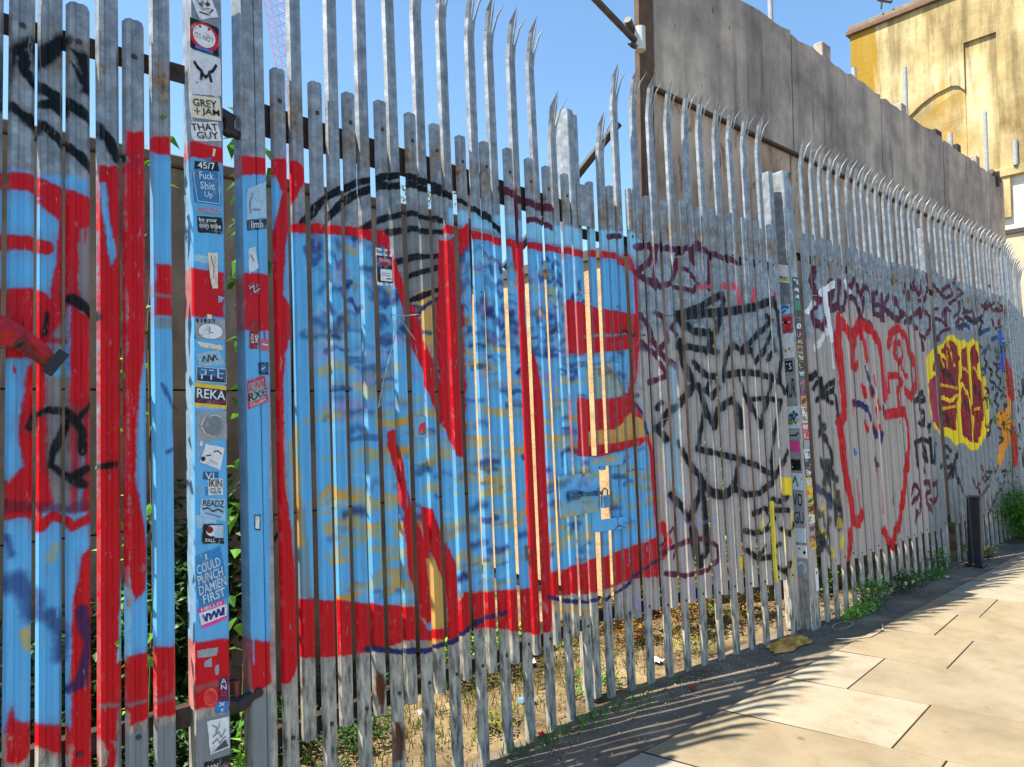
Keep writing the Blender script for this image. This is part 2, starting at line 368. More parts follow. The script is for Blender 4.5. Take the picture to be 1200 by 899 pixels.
('S','L',50,10,70,[5304,2338,5323,2273]),
('S','K',50,8,100,[5033,1773,5187,1821]),
('S','K',40,6,100,[5117,1711,5250,1777,5265,1693,5386,1746,5478,1774,5451,1694,5317,1667]),
('S','K',40,8,100,[5144,1615,5260,1660,5407,1601]),
('S','K',45,10,80,[5487,1647,5511,1514,5457,1449]),
('S','K',50,16,80,[5207,1486,5217,1371,5289,1291,5359,1190,5316,1096]),
('S','K',50,14,70,[5161,1360,5253,1421]),
('S','K',60,20,70,[5160,1170,5283,1066,5389,1013]),
('S','K',50,22,70,[5169,948,5333,837,5437,762,5389,639]),
('S','K',50,22,60,[5231,721,5185,601]),
('S','Y',60,14,80,[5364,944,5396,870]),
('S','Y',60,14,75,[5150,824,5114,765]),
('S','Y',50,8,90,[5060,666,5158,604]),
('S','Y',60,14,70,[5384,703,5393,664]),
('S','Y',50,10,80,[5226,501,5234,469]),
('S','Y',50,12,60,[5438,581,5397,509]),
('S','Y',50,12,60,[5613,744,5631,662]),
('S','R',120,5,100,[5644,2270,5601,2089,5614,1885,5627,1681,5632,1614]),
('S','R',100,5,100,[5673,2259,5815,2171,5867,2103,5877,2160,5990,2253,6123,2248,6254,2212,6382,2131,6427,1983,6441,1760,6437,1641]),
('S','R',80,5,100,[6017,2219,6066,2114,6092,1971]),
('S','R',60,8,100,[5841,2137,5840,2032,5833,1891]),
('S','R',50,4,100,[5903,1929,5863,1878]),
('S','R',80,5,100,[6597,2104,6677,2223,6843,2281,7009,2204,7047,2086,7162,1930,7150,1769,7020,1641,6873,1719]),
('S','R',60,5,100,[6529,1836,6522,1701]),
('S','R',60,5,100,[6759,2151,6698,2032,6801,1958,6896,2040,6816,2138]),
('S','R',60,6,100,[6566,1837,6739,1841,6805,1780,6709,1687,6718,1534]),
('S','R',50,4,100,[6830,1905,6957,1837]),
('S','R',90,5,100,[6410,1493,6636,1504,6833,1517]),
('S','R',90,6,100,[6830,1502,6885,1377,6875,1223,6824,1072,6744,963,6695,816,6584,641,6526,537,6421,477,6366,376,6253,448,6214,524]),
('S','R',100,5,100,[5617,1614,5613,1492,5514,1441,5539,1313,5542,1147,5591,978,5624,809,5635,688,5722,652,5793,697]),
('S','R',60,8,85,[5592,614,5537,457,5482,304,5490,173]),
('S','R',50,5,95,[5969,1740,5992,1676]),
('S','R',50,5,95,[6134,1720,6157,1655]),
('S','R',50,5,95,[6219,1815,6243,1750]),
('S','R',50,5,95,[5999,1719,6021,1655]),
('S','R',50,5,95,[6288,1612,6312,1546]),
('S','R',50,5,95,[6148,1411,6171,1346]),
('S','R',50,5,95,[6284,1393,6308,1327]),
('S','R',50,5,95,[6205,1539,6228,1474]),
('S','R',50,5,95,[5984,1436,6006,1372]),
('S','N',60,8,100,[5816,1599,5975,1577,6066,1527,6090,1470]),
('S','N',60,6,100,[6142,1376,6167,1325]),
('S','N',60,6,100,[6309,1334,6299,1276]),
('S','N',40,8,100,[6046,1898,6116,1813,6179,1684]),
('S','N',50,6,100,[6388,1567,6377,1508]),
('S','Q',60,6,100,[5752,1210,5765,1195]),
('S','N',50,8,90,[6132,1127,6157,1075]),
('S','R',40,10,60,[6129,1113,6149,1026]),
('S','R',50,16,40,[5759,965,5772,760]),
('S','R',50,16,35,[6229,892,6208,681]),
('S','K',30,8,50,[6460,873,6450,728]),
('S','R',30,8,50,[5787,1613,5769,1407]),
('S','Y',0,8,100,[7452,1855,7487,2022,7644,2113,7999,2199,8118,2285,8277,2303,8474,2242,8645,2269,8749,2238,8938,2304,9103,2256,9092,1986,9238,1844,9323,1699,9301,1505,9205,1266,8928,1134,8795,1076,8569,1077,8322,1178,8107,1152,7928,1246,7692,1271,7534,1401,7443,1608]),
('S','M',0,5,100,[7819,2052,8049,2202,8211,2246,8381,2191,8429,2057,8267,1605,8142,1299,7902,1349,7654,1314,7543,1442,7502,1773,7635,1859,7663,1987]),
('S','M',0,5,100,[8533,2153,8713,2208,8711,1975,8674,1604,8642,1147,8339,1249,8298,1516,8439,1876]),
('S','M',0,5,100,[8821,2185,9012,2251,9057,2080,8977,1887,9102,1794,9117,1507,8964,1274,8812,1139,8675,1164,8731,1604,8744,1882]),
('S','Z',0,8,75,[7533,1815,7763,1802,7835,1692,7758,1353,7580,1399,7488,1608]),
('S','Y',50,6,100,[7835,1692,7825,1436,7834,1266]),
('S','Y',45,6,100,[7871,1641,8062,1606,8254,1659]),
('S','Y',45,6,100,[8332,1766,8471,1786,8609,1677,8646,1604,8712,1419,8693,1236]),
('S','Y',45,6,100,[8417,1785,8325,1516,8245,1296]),
('S','Y',45,4,100,[7575,2009,7596,1892]),
('S','Y',45,4,100,[7579,2026,7747,2049]),
('S','Y',45,4,100,[7775,2067,7776,1965]),
('S','Y',45,4,100,[7900,2090,7942,1952]),
('S','Y',45,4,100,[7900,2090,8012,2042]),
('S','Y',45,4,100,[8079,2115,8068,1956]),
('S','Y',45,4,100,[8204,2102,8252,1979]),
('S','Y',45,4,100,[7596,1892,7777,1862]),
('S','R',50,12,60,[8404,1515,8495,1333]),
('S','K',50,6,100,[7097,1609,7284,1689,7358,1624,7178,1593]),
('S','K',45,6,100,[7210,1544,7307,1487,7263,1383,7138,1402]),
('S','K',45,6,100,[7391,1363,7439,1378]),
('S','K',50,6,100,[7058,1215,7059,1019]),
('S','K',45,6,100,[7016,1217,7193,1257,7360,1218]),
('S','K',50,6,100,[7226,1208,7278,1045,7167,1131]),
('S','K',45,6,100,[7409,1240,7410,1037,7495,1016,7558,1193]),
('S','K',40,6,100,[7179,987,7214,946]),
('S','K',40,6,100,[7815,1182,7945,1108]),
('S','K',40,6,100,[8010,959,7931,836,8141,1081]),
('S','K',40,6,100,[7621,959,7883,1052]),
('S','K',40,6,100,[7758,933,7961,962,7825,802]),
('S','K',40,6,100,[7834,844,7730,602]),
('S','K',40,6,100,[8020,1001,8080,825,8201,686]),
('S','P',50,6,100,[6843,765,6941,849,7052,785,6955,717,6828,691]),
('S','P',50,6,100,[7002,844,7078,705,7010,580]),
('S','P',50,6,100,[7150,847,7279,845,7306,763,7166,720,7307,564]),
('S','P',50,6,100,[7405,811,7500,828,7495,706,7367,638,7289,685]),
('S','P',45,6,100,[6952,602,6913,514]),
('S','P',35,6,75,[8551,790,8629,658,8795,744]),
('S','P',35,6,75,[8694,689,8774,554,8945,640]),
('S','P',35,6,75,[8889,765,8971,629,9148,717]),
('S','P',35,6,75,[9087,609,9172,470,9355,557]),
('S','P',35,6,75,[9366,710,9455,568,9647,659]),
('S','P',35,6,75,[8538,523,8616,389,8781,471]),
('S','P',35,6,75,[8944,529,9028,391,9205,476]),
('S','P',35,6,75,[9522,572,9612,427,9809,517]),
('S','P',35,6,75,[9675,411,9768,264,9969,352]),
('S','P',35,6,75,[8867,905,8949,770,9125,861]),
('S','P',35,6,75,[9237,930,9325,790,9512,884]),
('S','K',70,10,90,[8763,2520,9043,2484,9305,2562,9195,2377]),
('S','D',60,8,100,[8453,2378,8687,2440,8850,2413]),
('S','D',50,8,100,[9257,2381,9592,2452]),
('S','D',50,8,100,[9622,2323,9832,2365]),
('S','K',35,6,85,[9241,2087,9385,2043,9303,1972]),
('S','K',35,6,85,[9403,1995,9551,1949,9467,1878]),
('S','K',35,6,85,[9612,2051,9764,2005,9677,1932]),
('S','K',35,6,85,[9426,1847,9574,1800,9490,1730]),
('S','K',35,6,85,[9212,1747,9354,1699,9273,1631]),
('S','K',35,6,85,[9702,1902,9857,1855,9768,1782]),
('S','K',35,6,85,[9726,1752,9881,1702,9792,1631]),
('S','K',35,6,85,[9519,1601,9669,1551,9584,1482]),
('S','E',70,14,70,[9471,2245,9555,2199]),
('S','E',70,14,70,[9721,2206,9808,2159]),
('S','E',70,14,70,[9359,1602,9441,1552]),
('S','E',70,14,70,[9665,1302,9750,1249]),
('S','E',70,14,70,[9464,1405,9547,1354]),
('S','Q',260,8,100,[9997,2343,9989,2074]),
('S','R',280,8,100,[10135,1974,10204,1724]),
('S','O',160,8,85,[10060,1600,10172,1495]),
('S','O',180,10,100,[9654,1381,10009,1425,9793,1278,10152,1309]),
('S','R',260,8,100,[10150,1185,10148,938]),
('S','O',170,10,100,[9934,1172,9660,1053,9559,931]),
('S','N',35,6,80,[9296,2167,9433,2220,9240,2062]),
('S','K',35,6,80,[8971,774,9053,754,8976,717]),
('S','K',35,6,80,[9127,1983,9278,1936,9228,1925]),
('S','P',35,6,80,[9139,1331,9304,1269,9141,1196]),
('S','K',35,6,80,[9267,1709,9350,1703,9213,1562]),
('S','K',35,6,80,[9705,1447,9778,1465,9791,1367]),
('S','N',35,6,80,[9771,2034,9921,2038,9748,1955]),
('S','K',35,6,80,[9893,2295,10003,2218,9931,2176]),
('S','P',35,6,80,[9730,2116,9825,2122,9704,1998]),
('S','P',35,6,80,[9224,1760,9352,1733,9209,1683]),
('S','K',35,6,80,[9604,1186,9765,1154,9596,1107]),
('S','K',35,6,80,[9090,1596,9206,1642,9217,1524]),
('S','K',35,6,80,[9619,1811,9702,1736,9715,1722]),
('S','K',35,6,80,[9749,1325,9866,1356,9788,1268]),
('S','K',35,6,80,[9065,811,9196,811,9095,730]),
('S','D',35,6,80,[9440,728,9495,649,9471,663]),
('S','K',35,6,80,[9152,2238,9268,2169,9206,2138]),
('S','K',35,6,80,[9530,1819,9608,1806,9625,1731]),
('S','K',35,6,80,[9862,1561,9989,1551,9845,1467]),
('S','K',35,6,80,[9545,1645,9692,1701,9543,1576]),
('S','K',35,6,80,[9214,1958,9308,2012,9328,1856]),
('S','P',35,6,80,[9901,1687,10047,1635,9992,1585]),
('S','D',35,6,80,[9117,1988,9271,1925,9117,1874]),
('S','N',35,6,80,[9595,1293,9722,1258,9678,1219]),
('S','K',35,6,80,[9572,785,9757,793,9645,718]),
('S','K',35,6,80,[9220,1340,9380,1386,9190,1230]),
('S','P',40,5,90,[8642,2547,8843,2605,8584,2420]),
('S','P',40,5,90,[7007,2441,7053,2405,7113,2347]),
('S','P',40,5,90,[8567,2494,8645,2475,8592,2376]),
('S','P',40,5,90,[9412,2687,9584,2779,9363,2584]),
('S','P',40,5,90,[8364,2493,8514,2557,8399,2389]),
('S','P',40,5,90,[8554,2820,8716,2787,8526,2729]),
('S','P',40,5,90,[8032,2509,8131,2555,8090,2392]),
('S','P',40,5,90,[7269,2704,7371,2663,7334,2642]),
('S','P',40,5,90,[9713,2576,9774,2518,9719,2505]),
('S','P',40,5,90,[9667,2720,9887,2794,9884,2679]),
('S','P',40,5,90,[7387,2583,7470,2585,7530,2502]),
('S','P',40,5,90,[7024,2625,7124,2637,7124,2563]),
('S','P',40,5,90,[7209,2657,7350,2690,7314,2553]),
('S','P',40,5,90,[8848,2582,9005,2623,9041,2513]),
('S','P',40,5,90,[9992,2785,10204,2755,10126,2708]),
('S','P',40,5,90,[7345,2488,7425,2473,7341,2448]),
('S','K',50,16,65,[5016,807,5009,679]),
('S','N',50,16,65,[5044,824,5093,773]),
('S','K',50,16,65,[5115,631,5121,556]),
('S','N',50,16,65,[5017,711,4975,587]),
('S','K',50,16,65,[5352,783,5331,687]),
('S','K',50,16,65,[5230,1098,5287,957]),
('S','N',50,16,65,[5033,1010,5115,944]),
('S','N',50,16,65,[5359,972,5373,871]),
('S','K',50,16,65,[5406,910,5412,793]),
('S','K',50,16,65,[5260,1156,5345,1070]),
('S','K',50,16,65,[5136,784,5154,685]),
('S','K',50,16,65,[5050,689,5101,585]),
('S','N',50,16,65,[5094,614,5058,532]),
('S','N',50,16,65,[5136,591,5218,481]),
('S','K',50,16,65,[5235,1750,5259,1644]),
('S','K',50,16,65,[5215,1060,5199,999]),
('S','K',50,16,65,[5063,622,5076,526]),
('S','N',50,16,65,[5264,909,5259,818]),
('S','Y',35,6,80,[7758,1777,8273,1739]),
('S','Y',35,6,80,[7701,1523,8202,1553]),
('S','Y',35,6,80,[8516,1969,8669,1918]),
('S','Y',35,6,80,[8855,1979,8987,1926]),
('S','Y',35,6,80,[8764,1511,9002,1527]),
('S','Y',35,6,80,[8100,2204,8156,2118]),
('S','Y',35,6,80,[7571,1358,7743,1286]),
('S','K',90,30,45,[7893,1951,8001,1884]),
('S','K',90,30,45,[8072,1868,8184,1800]),
('S','K',90,30,45,[8480,1605,8600,1531]),
('S','K',90,30,45,[8852,1744,8980,1669]),
('S','K',90,30,45,[7877,1452,7984,1382]),
('1','U',0,8,90,[416,557,440,534,446,489,432,437,415,423,401,479,403,535]),
('1','U',0,8,85,[482,346,507,334,522,266,510,187,480,191,475,272]),
('1','U',14,5,80,[433,460,430,392]),
('1','U',0,8,60,[1282,917,1344,908,1351,824,1324,795,1291,854])]

def rfft_noise(h, w, cell, seed):
    r = np.random.default_rng(seed); gh, gw = int(h/cell)+3, int(w/cell)+3
    g = r.random((gh, gw)); ys = np.arange(h)/cell; xs = np.arange(w)/cell
    yi = ys.astype(int); xi = xs.astype(int); fy = ys-yi; fx = xs-xi
    fy = fy*fy*(3-2*fy); fx = fx*fx*(3-2*fx)
    a = g[yi][:, xi]; b = g[yi][:, xi+1]; c = g[yi+1][:, xi]; d = g[yi+1][:, xi+1]
    return (a*(1-fx)+b*fx)*(1-fy)[:, None]+(c*(1-fx)+d*fx)*fy[:, None]
def raster(sec, x0, x1, ppm, seed):
    W = int((x1-x0)*ppm); H = int(3.1*ppm)
    rgb = np.zeros((H, W, 3)); al = np.zeros((H, W))
    n1 = rfft_noise(H, W, .012*ppm, seed); n2 = rfft_noise(H, W, .05*ppm, seed+1); n3 = rfft_noise(H, W, .006*ppm, seed+2)
    wob = (n1-.5)*.003+(n2-.5)*.007+(n3-.5)*.0025
    def blend(mask, c, ys, xs):
        c = np.array(c)/255.; m = mask[..., None]
        o = al[ys, xs][..., None]; na = m+o*(1-m)
        rgb[ys, xs] = np.where(na > 1e-4, (c*m+rgb[ys, xs]*o*(1-m))/np.maximum(na, 1e-4), rgb[ys, xs]); al[ys, xs] = na[..., 0]
    def segd(X, Y, P, close):
        d = np.full(X.shape, 1e9); n = len(P)
        for i in range(n if close else max(n-1, 1)):
            ax, ay = P[i]; bx, by = P[(i+1) % n] if (close or n > 1) else P[i]
            dx, dy = bx-ax, by-ay; L = dx*dx+dy*dy+1e-12
            t = np.clip(((X-ax)*dx+(Y-ay)*dy)/L, 0, 1); d = np.minimum(d, (X-ax-t*dx)**2+(Y-ay-t*dy)**2)
        return np.sqrt(d)
    def draw(c, wd, soft, a, P):
        px = [q[0] for q in P]; py = [q[1] for q in P]; s = soft*.001*(1.8 if sec != 'S' else 1.3); pad = wd/2+s*1.5+.02
        i0 = max(0, int((min(px)-pad-x0)*ppm)); i1 = min(W, int((max(px)+pad-x0)*ppm)+1)
        j0 = max(0, int((min(py)-pad)*ppm)); j1 = min(H, int((max(py)+pad)*ppm)+1)
        if i1 <= i0 or j1 <= j0: return
        X, Y = np.meshgrid(x0+(np.arange(i0, i1)+.5)/ppm, (np.arange(j0, j1)+.5)/ppm)
        if wd: sd = segd(X, Y, P, False)-wd/2
        else:
            ins = np.zeros(X.shape, bool); n = len(P)
            for i in range(n):
                ax, ay = P[i]; bx, by = P[(i+1) % n]
                if ay == by: continue
                ins ^= ((ay > Y) != (by > Y)) & (X < (bx-ax)*(Y-ay)/(by-ay)+ax)
            sd = segd(X, Y, P, True); sd = np.where(ins, -sd, sd)
        sl = (slice(j0, j1), slice(i0, i1))
        sd = sd+wob[sl]*(1+soft*.03)
        m = np.clip(.5-sd/(s+.002), 0, 1); m = m*m*(3-2*m)
        m = m*(a/100.)*np.clip(1.0+.25*(n2[sl]-.5)+.15*(n3[sl]-.5), 0, 1)
        blend(m, PCOL[c], *sl)
    r = random.Random(seed)
    items = [q for q in PAINT if q[0] == sec]; done_blotch = False
    for (_, c, wd, soft, a, fl) in items:
        P = [(fl[k]/1000., fl[k+1]/1000.) for k in range(0, len(fl), 2)]
        # old paint smudges go on top of the first blue fills, below the red outlines
        if not done_blotch and ((sec == '1' and c == 'K') or (sec == '2' and c == 'R')):
            done_blotch = True
            xr, zr = ((.12, 1.9), (.75, 2.35)) if sec == '1' else ((-.1, .75), (.8, 2.2))
            isblue = lambda x, z: (0 <= int((x-x0)*ppm) < W and al[int(z*ppm), int((x-x0)*ppm)] > .8 and rgb[int(z*ppm), int((x-x0)*ppm), 2] > .6 and rgb[int(z*ppm), int((x-x0)*ppm), 0] < .5)
            for k in range(1900 if sec == '1' else 420):
                x = r.uniform(*xr); z = r.uniform(*zr)
                if not isblue(x, z): continue
                L = r.uniform(.02, .13); dz = r.uniform(-.015, .03)
                if r.random() < (.75 if z > 1.75 else .26):
                    if (x*3.1+z*2.3) % 1.0 > .62 and z < 1.8: continue
                    cc = r.choice('NNNVDAA'); aa = r.uniform(25, 80); ww = r.uniform(.006, .030)
                else:
                    if math.sin(x*6+z*11)+math.sin(z*37) < -.2: continue
                    cc = r.choice('TTTTGO' if z < 1.6 else 'TTGVA'); aa = r.uniform(30, 85); ww = r.uniform(.006, .030)
                if z > 1.9 and sec == '1': L *= .6; dz = r.uniform(-.06, .06)
                draw(cc, ww, r.choice((6, 12, 22)), aa, [(x, z), (x+L*.5, z+dz), (x+L, z+dz*.4)])
        if c in 'RK' and a >= 85:
            h_ = 30 if sec == 'S' else 50
            draw(c, wd/1000.+(.012 if wd else 0), h_, 20, P)
        draw(c, wd/1000., soft, a, P)
    # drips under the heavy strokes
    for k in range(60):
        x = r.uniform(x0, x1); z = r.uniform(.5, 2.3); j = int(z*ppm); i = min(W-1, int((x-x0)*ppm))
        if al[j, i] > .9:
            cc = rgb[j, i]*255; L = r.uniform(.03, .12)
            PCOL['_'] = tuple(cc); draw('_', .004, 2, 90, [(x, z), (x+.001, z-L)])
    img = bpy.data.images.new('spray_paint_'+sec, W, H, alpha=True)
    buf = np.zeros((H, W, 4), np.float32); buf[..., :3] = rgb; buf[..., 3] = al
    img.pixels.foreach_set(buf.ravel()); img.alpha_mode = 'CHANNEL_PACKED'; img.update(); img.pack()
    return img, x0, x1
def galv(k, co, z=None):
    """galvanised steel colour, weathered towards the ground"""
    a = k.ramp(k.noise(co, 17, 7, .65), [(.32, srgb(122, 128, 133)), (.5, srgb(147, 152, 157)), (.68, srgb(176, 180, 184))])
    sp = k.ramp(k.voro(co, 90, 'Color'), [(.2, .86), (.8, 1.08)])
    a = k.mix(.6, a, sp, 'MULTIPLY')
    st = k.ramp(k.noise(k.co(src=co, scale=(60, 60, 1.2)), 1, 4, .6), [(.42, .78), (.58, 1.0)])
    a = k.mix(.5, a, st, 'MULTIPLY')
    return a
def fence_mat(name, sec, root, x0, x1, ppm, seed, dirt_top=.95):
    img, x0, x1 = raster(sec, x0, x1, ppm, seed)
    k = NM(name, .6, 0, .2); k.tc.object = root; oc = k.tc.outputs['Object']; X, Y, Z = k.sep(oc)
    base = galv(k, oc)
    # dirt line near the ground, ragged
    nz = k.noise(oc, 14, 5, .6); zz = k.math('ADD', Z, k.math('MULTIPLY', k.math('SUBTRACT', nz, .5), .5))
    low = k.ramp(k.math('DIVIDE', zz, dirt_top), [(.55, 1.), (1.0, 0.)])
    dirt = k.ramp(k.noise(k.co(src=oc, scale=(9, 9, 2.2)), 5, 6, .65), [(.35, srgb(58, 53, 47)), (.46, srgb(146, 138, 124)), (.62, srgb(196, 187, 168))])
    base = k.mix(k.math('MULTIPLY', low, .85), base, dirt)
    # rust round the top rail
    rz = k.math('SUBTRACT', 1, k.math('DIVIDE', k.math('ABSOLUTE', k.math('SUBTRACT', Z, 2.70)), .16), True)
    rn = k.ramp(k.noise(k.co(src=oc, scale=(1, 1, .35)), 13, 5, .7), [(.46, 0.), (.62, 1.)])
    base = k.mix(k.math('MULTIPLY', k.math('MULTIPLY', rz, rn), .85), base, k.ramp(k.noise(oc, 40, 4), [(.35, srgb(84, 58, 34)), (.65, srgb(168, 128, 74))]))
    mp = k.n.new('ShaderNodeCombineXYZ')
    k.L(k.math('DIVIDE', k.math('SUBTRACT', X, x0), x1-x0), mp.inputs[0]); k.L(k.math('DIVIDE', Z, 3.1), mp.inputs[1])
    im = k.n.new('ShaderNodeTexImage'); im.image = img; im.extension = 'CLIP'; k.L(mp.outputs[0], im.inputs[0])
    # wear of the paint: fine speckle and vertical scuffs
    wear = k.ramp(k.noise(k.co(src=oc, scale=(1, 1, .3)), 55, 5, .7), [(.30, .35), (.40, 1.)])
    sc = k.ramp(k.noise(k.co(src=oc, scale=(40, 40, 1.5)), 1.5, 4, .6), [(.30, .80), (.42, 1.)])
    geo = k.n.new('ShaderNodeNewGeometry'); nx_ = k.math('ABSOLUTE', k.sep(geo.outputs['True Normal'])[0])
    fold = k.ramp(k.math('ADD', nx_, k.math('MULTIPLY', k.math('SUBTRACT', k.noise(oc, 22, 4), .5), .9)), [(.66, 1.), (1.05, .72)])
    fold = k.math('MULTIPLY', fold, k.ramp(k.math('MULTIPLY', k.sep(geo.outputs['True Normal'])[0], -1.), [(.86, 1.), (.96, .55)]))  # thinner paint on left-facing sides, their sunlit paleness partly put into the colour
    al = k.math('MULTIPLY', k.math('MULTIPLY', k.math('MULTIPLY', im.outputs['Alpha'], fold), k.math('MULTIPLY', wear, sc)), 1.18, True)
    pv = k.ramp(k.noise(k.co(src=oc, scale=(14, 14, 1.6)), 2, 5, .6), [(.3, .80), (.7, 1.1)])
    pcol = k.mix(.7, im.outputs['Color'], pv, 'MULTIPLY')
    col = k.mix(al, base, pcol)
    # grime streaks over everything, and darker bottoms
    gr = k.ramp(k.noise(k.co(src=oc, scale=(30, 30, 2.5)), 1.3, 6, .7), [(.55, 0.), (.75, 1.)])
    col = k.mix(k.math('MULTIPLY', gr, .28), col, srgb(40, 36, 32))
    k.col(col); k.rough(k.mix(al, k.ramp(k.noise(oc, 25, 3), [(.3, .42), (.7, .62)]), .48))
    k.L(k.math('MULTIPLY', k.math('MULTIPLY', k.math('SUBTRACT', 1, al), k.math('SUBTRACT', 1, low)), .5), k.b.inputs['Metallic'])
    k.bump(k.noise(oc, 120, 4), .18, .002)
    return k.m
rootLS = tag(empty('palisade_fence', mat=smat('LS')), 'wide steel pales with red and blue lettering left of the sticker covered post', 'fence')
rootL1 = tag(empty('gate_leaf', mat=smat('L1')), 'palisade gate leaf left of the centre lock with a big blue and red N', 'gate', 'pair of palisade gate leaves')
rootL2 = tag(empty('gate_leaf', mat=smat('L2')), 'palisade gate leaf right of the centre lock with a red E and black scrawl', 'gate', 'pair of palisade gate leaves')
rootS3 = tag(empty('palisade_fence', mat=smat('S3')), 'palisade panel right of the gate with a red outlined figure', 'fence')
MF0 = fence_mat('painted_steel_left', '0', rootLS, -.05, 1.15, 560, 11)
MF1 = fence_mat('painted_steel_gate_left', '1', rootL1, -.16, 2.05, 480, 12)
MF2 = fence_mat('painted_steel_gate_right', '2', rootL2, -.26, 2.1, 420, 13)
MFS = fence_mat('painted_steel_right', 'S', rootS3, 4.5, 10.9, 300, 14)
_k = NM('galvanised_steel', .5, .55, .4); _k.col(galv(_k, _k.pos())); _k.bump(_k.noise(_k.pos(), 120, 3), .15, .002); M_GALV = _k.m
M_DARK = simple('rusty_dark_steel', srgb(52, 40, 34), .75, .5, 30, 0, .5)
M_BOLT = simple('bolt_steel', srgb(58, 56, 56), .5, .3, 60)
M_WIRE = simple('wire', srgb(170, 170, 165), .4, .1, 20, .5)
# ------------------------------------------------------------ pales
def prof(wd=.0325, sc=1.0):
    q = wd/.0325; f = [(-wd, .011), (-.0235*q, -.004), (-.0100*q, -.0075), (-.005*q, -.0025), (.005*q, -.0025), (.0100*q, -.0075), (.0235*q, -.004), (wd, .011)]
    bk = [(x*.97, y+.0028) for x, y in reversed(f)]
    return f+bk
def pale_mesh(name, z0, z1, spiked, mats, seed, wd=.0325):
    r = random.Random(seed); p = prof(wd); n = len(p); mb = MB(); vs = []; fs = []
    bx = r.uniform(-.003, .003); by = r.uniform(-.003, .003)
    rows = [(z0, 0, 0), ((z0+z1)/2, bx, by)]
    if spiked: rows += [(z1-.25, 0, 0), (z1-.17, 0, -.012)]
    else: rows += [(z1-.004, 0, 0)]
    for zi, (z, dx, dy) in enumerate(rows):
        for i, (x, y) in enumerate(p):
            zz = z
            if not spiked and zi == len(rows)-1: zz = z-.010*(abs(x)/wd)**3
            if zi == 0: zz = z+.008*(abs(x)/wd)**3
            vs.append((x+dx, y+dy, zz))
    for k in range(len(rows)-1):
        for i in range(n): fs.append((k*n+i, k*n+(i+1) % n, (k+1)*n+(i+1) % n, (k+1)*n+i))
    h = n//2; top = (len(rows)-1)*n
    for base in (0, top):
        if base == top and spiked: continue
        for i in range(h-1): fs.append((base+i, base+i+1, base+n-2-i, base+n-1-i))
    mb.add(vs, fs)
    if spiked:
        zt = z1
        for (i0, i1, tx, tz, ty) in ((0, 2, -.036, zt-.010, -.088), (3, 4, .0, zt, -.060), (5, 7, .050, zt-.022, -.084)):
            fr = [vs[top+i] for i in range(i0, i1+1)]; bk = [vs[top+n-1-i] for i in range(i0, i1+1)]
            m = len(fr); cx = sum(q[0] for q in fr)/m; cz = fr[0][2]
            mid_f = [(cx+(q[0]-cx)*.92+tx*.22, q[1]-.026, cz+(tz-cz)*.58) for q in fr]
            mid_b = [(cx+(q[0]-cx)*.92+tx*.22, q[1]-.026, cz+(tz-cz)*.58) for q in bk]
            V = fr+bk+mid_f+mid_b+[(tx, ty, tz)]; Fs = []
            for a, b in ((0, 2*m),):
                for i in range(m-1):
                    Fs.append((i, i+1, 2*m+i+1, 2*m+i)); Fs.append((m+i+1, m+i, 3*m+i, 3*m+i+1))
                    Fs.append((2*m+i, 2*m+i+1, 4*m)); Fs.append((3*m+i+1, 3*m+i, 4*m)); 
                Fs += [(0, 2*m, 3*m, m), (m-1, 2*m-1, 4*m-1, 3*m-1), (2*m, 4*m, 3*m), (3*m-1, 4*m-1, 4*m)]
            mb.add(V, Fs)
        # web between the prongs up to the split
    return mb.mesh(name, mats)
def bolt_mesh(mats=None):
    mb = MB(); 
    mb.tube([(0, .002, 0), (0, -.003, 0)], .0075, 8); mb.tube([(0, -.003, 0), (0, -.0065, 0)], [.0062, .003], 8)
    return mb.mesh('bolt', M_BOLT)
BOLT = bolt_mesh()
def fill_section(root, mat, shorts, talls, ztall=3.66, zshort=2.90, bolt_z=(2.79, .43), low=(), wd=.0325, nb=0, ztb=.385):
    sh = [pale_mesh('short_pale', .0 if nb == 0 else -.02, zshort, False, mat, 30+i+nb, wd) for i in range(3)]
    tl = [pale_mesh('tall_pale', ztb, ztall, True, mat, 60+i+nb, wd) for i in range(3)]
    for i, x in enumerate(shorts):
        o = link('pale', sh[i % 3], root, (x, random.uniform(-.002, .002), random.uniform(-.012, .012)), (random.uniform(-.003, .003), random.uniform(-.0025, .0025), random.uniform(-.05, .05)))
        for bz in bolt_z: link('bolt', BOLT, o, (.0, -.006, bz))
    for i, x in enumerate(talls):
        me = tl[i % 3]
        if i in low: me = pale_mesh('tall_pale', ztb, ztall-.36, True, mat, 90+i, wd)
        o = link('pale', me, root, (x, .009+random.uniform(-.0015, .0015), random.uniform(-.012, .012)), (random.uniform(-.003, .003), random.uniform(-.0025, .0025), random.uniform(-.06, .06)))
def rail(root, x0, x1, z0, z1, mat=None, y=.030, d=.045):
    mb = MB(); mb.box(x0, x1, y, y+.006, z0, z1, 0); mb.box(x0, x1, y+.006, y+d, z1-.006, z1, 0)
    return mb.obj('rail', mat or M_DARK, root)
# left panel
fill_section(rootLS, MF0, [.2465-.156*k for k in range(-2, 3)], [.327-.156*k for k in range(-2, 3)], bolt_z=(2.77, .60), nb=1, wd=.0328)
rail(rootLS, -.30, .72, 2.735, 2.80); rail(rootLS, -.30, .72, .565, .63)
# left leaf
fill_section(rootL1, MF1, [.0415+.155*k for k in range(12)], [.119+.155*k for k in range(11)], low=(10,), bolt_z=(2.77, .44), nb=2, wd=.0312)
rail(rootL1, -.03, 1.86, 2.62, 2.745); rail(rootL1, -.03, 1.86, .40, .46)
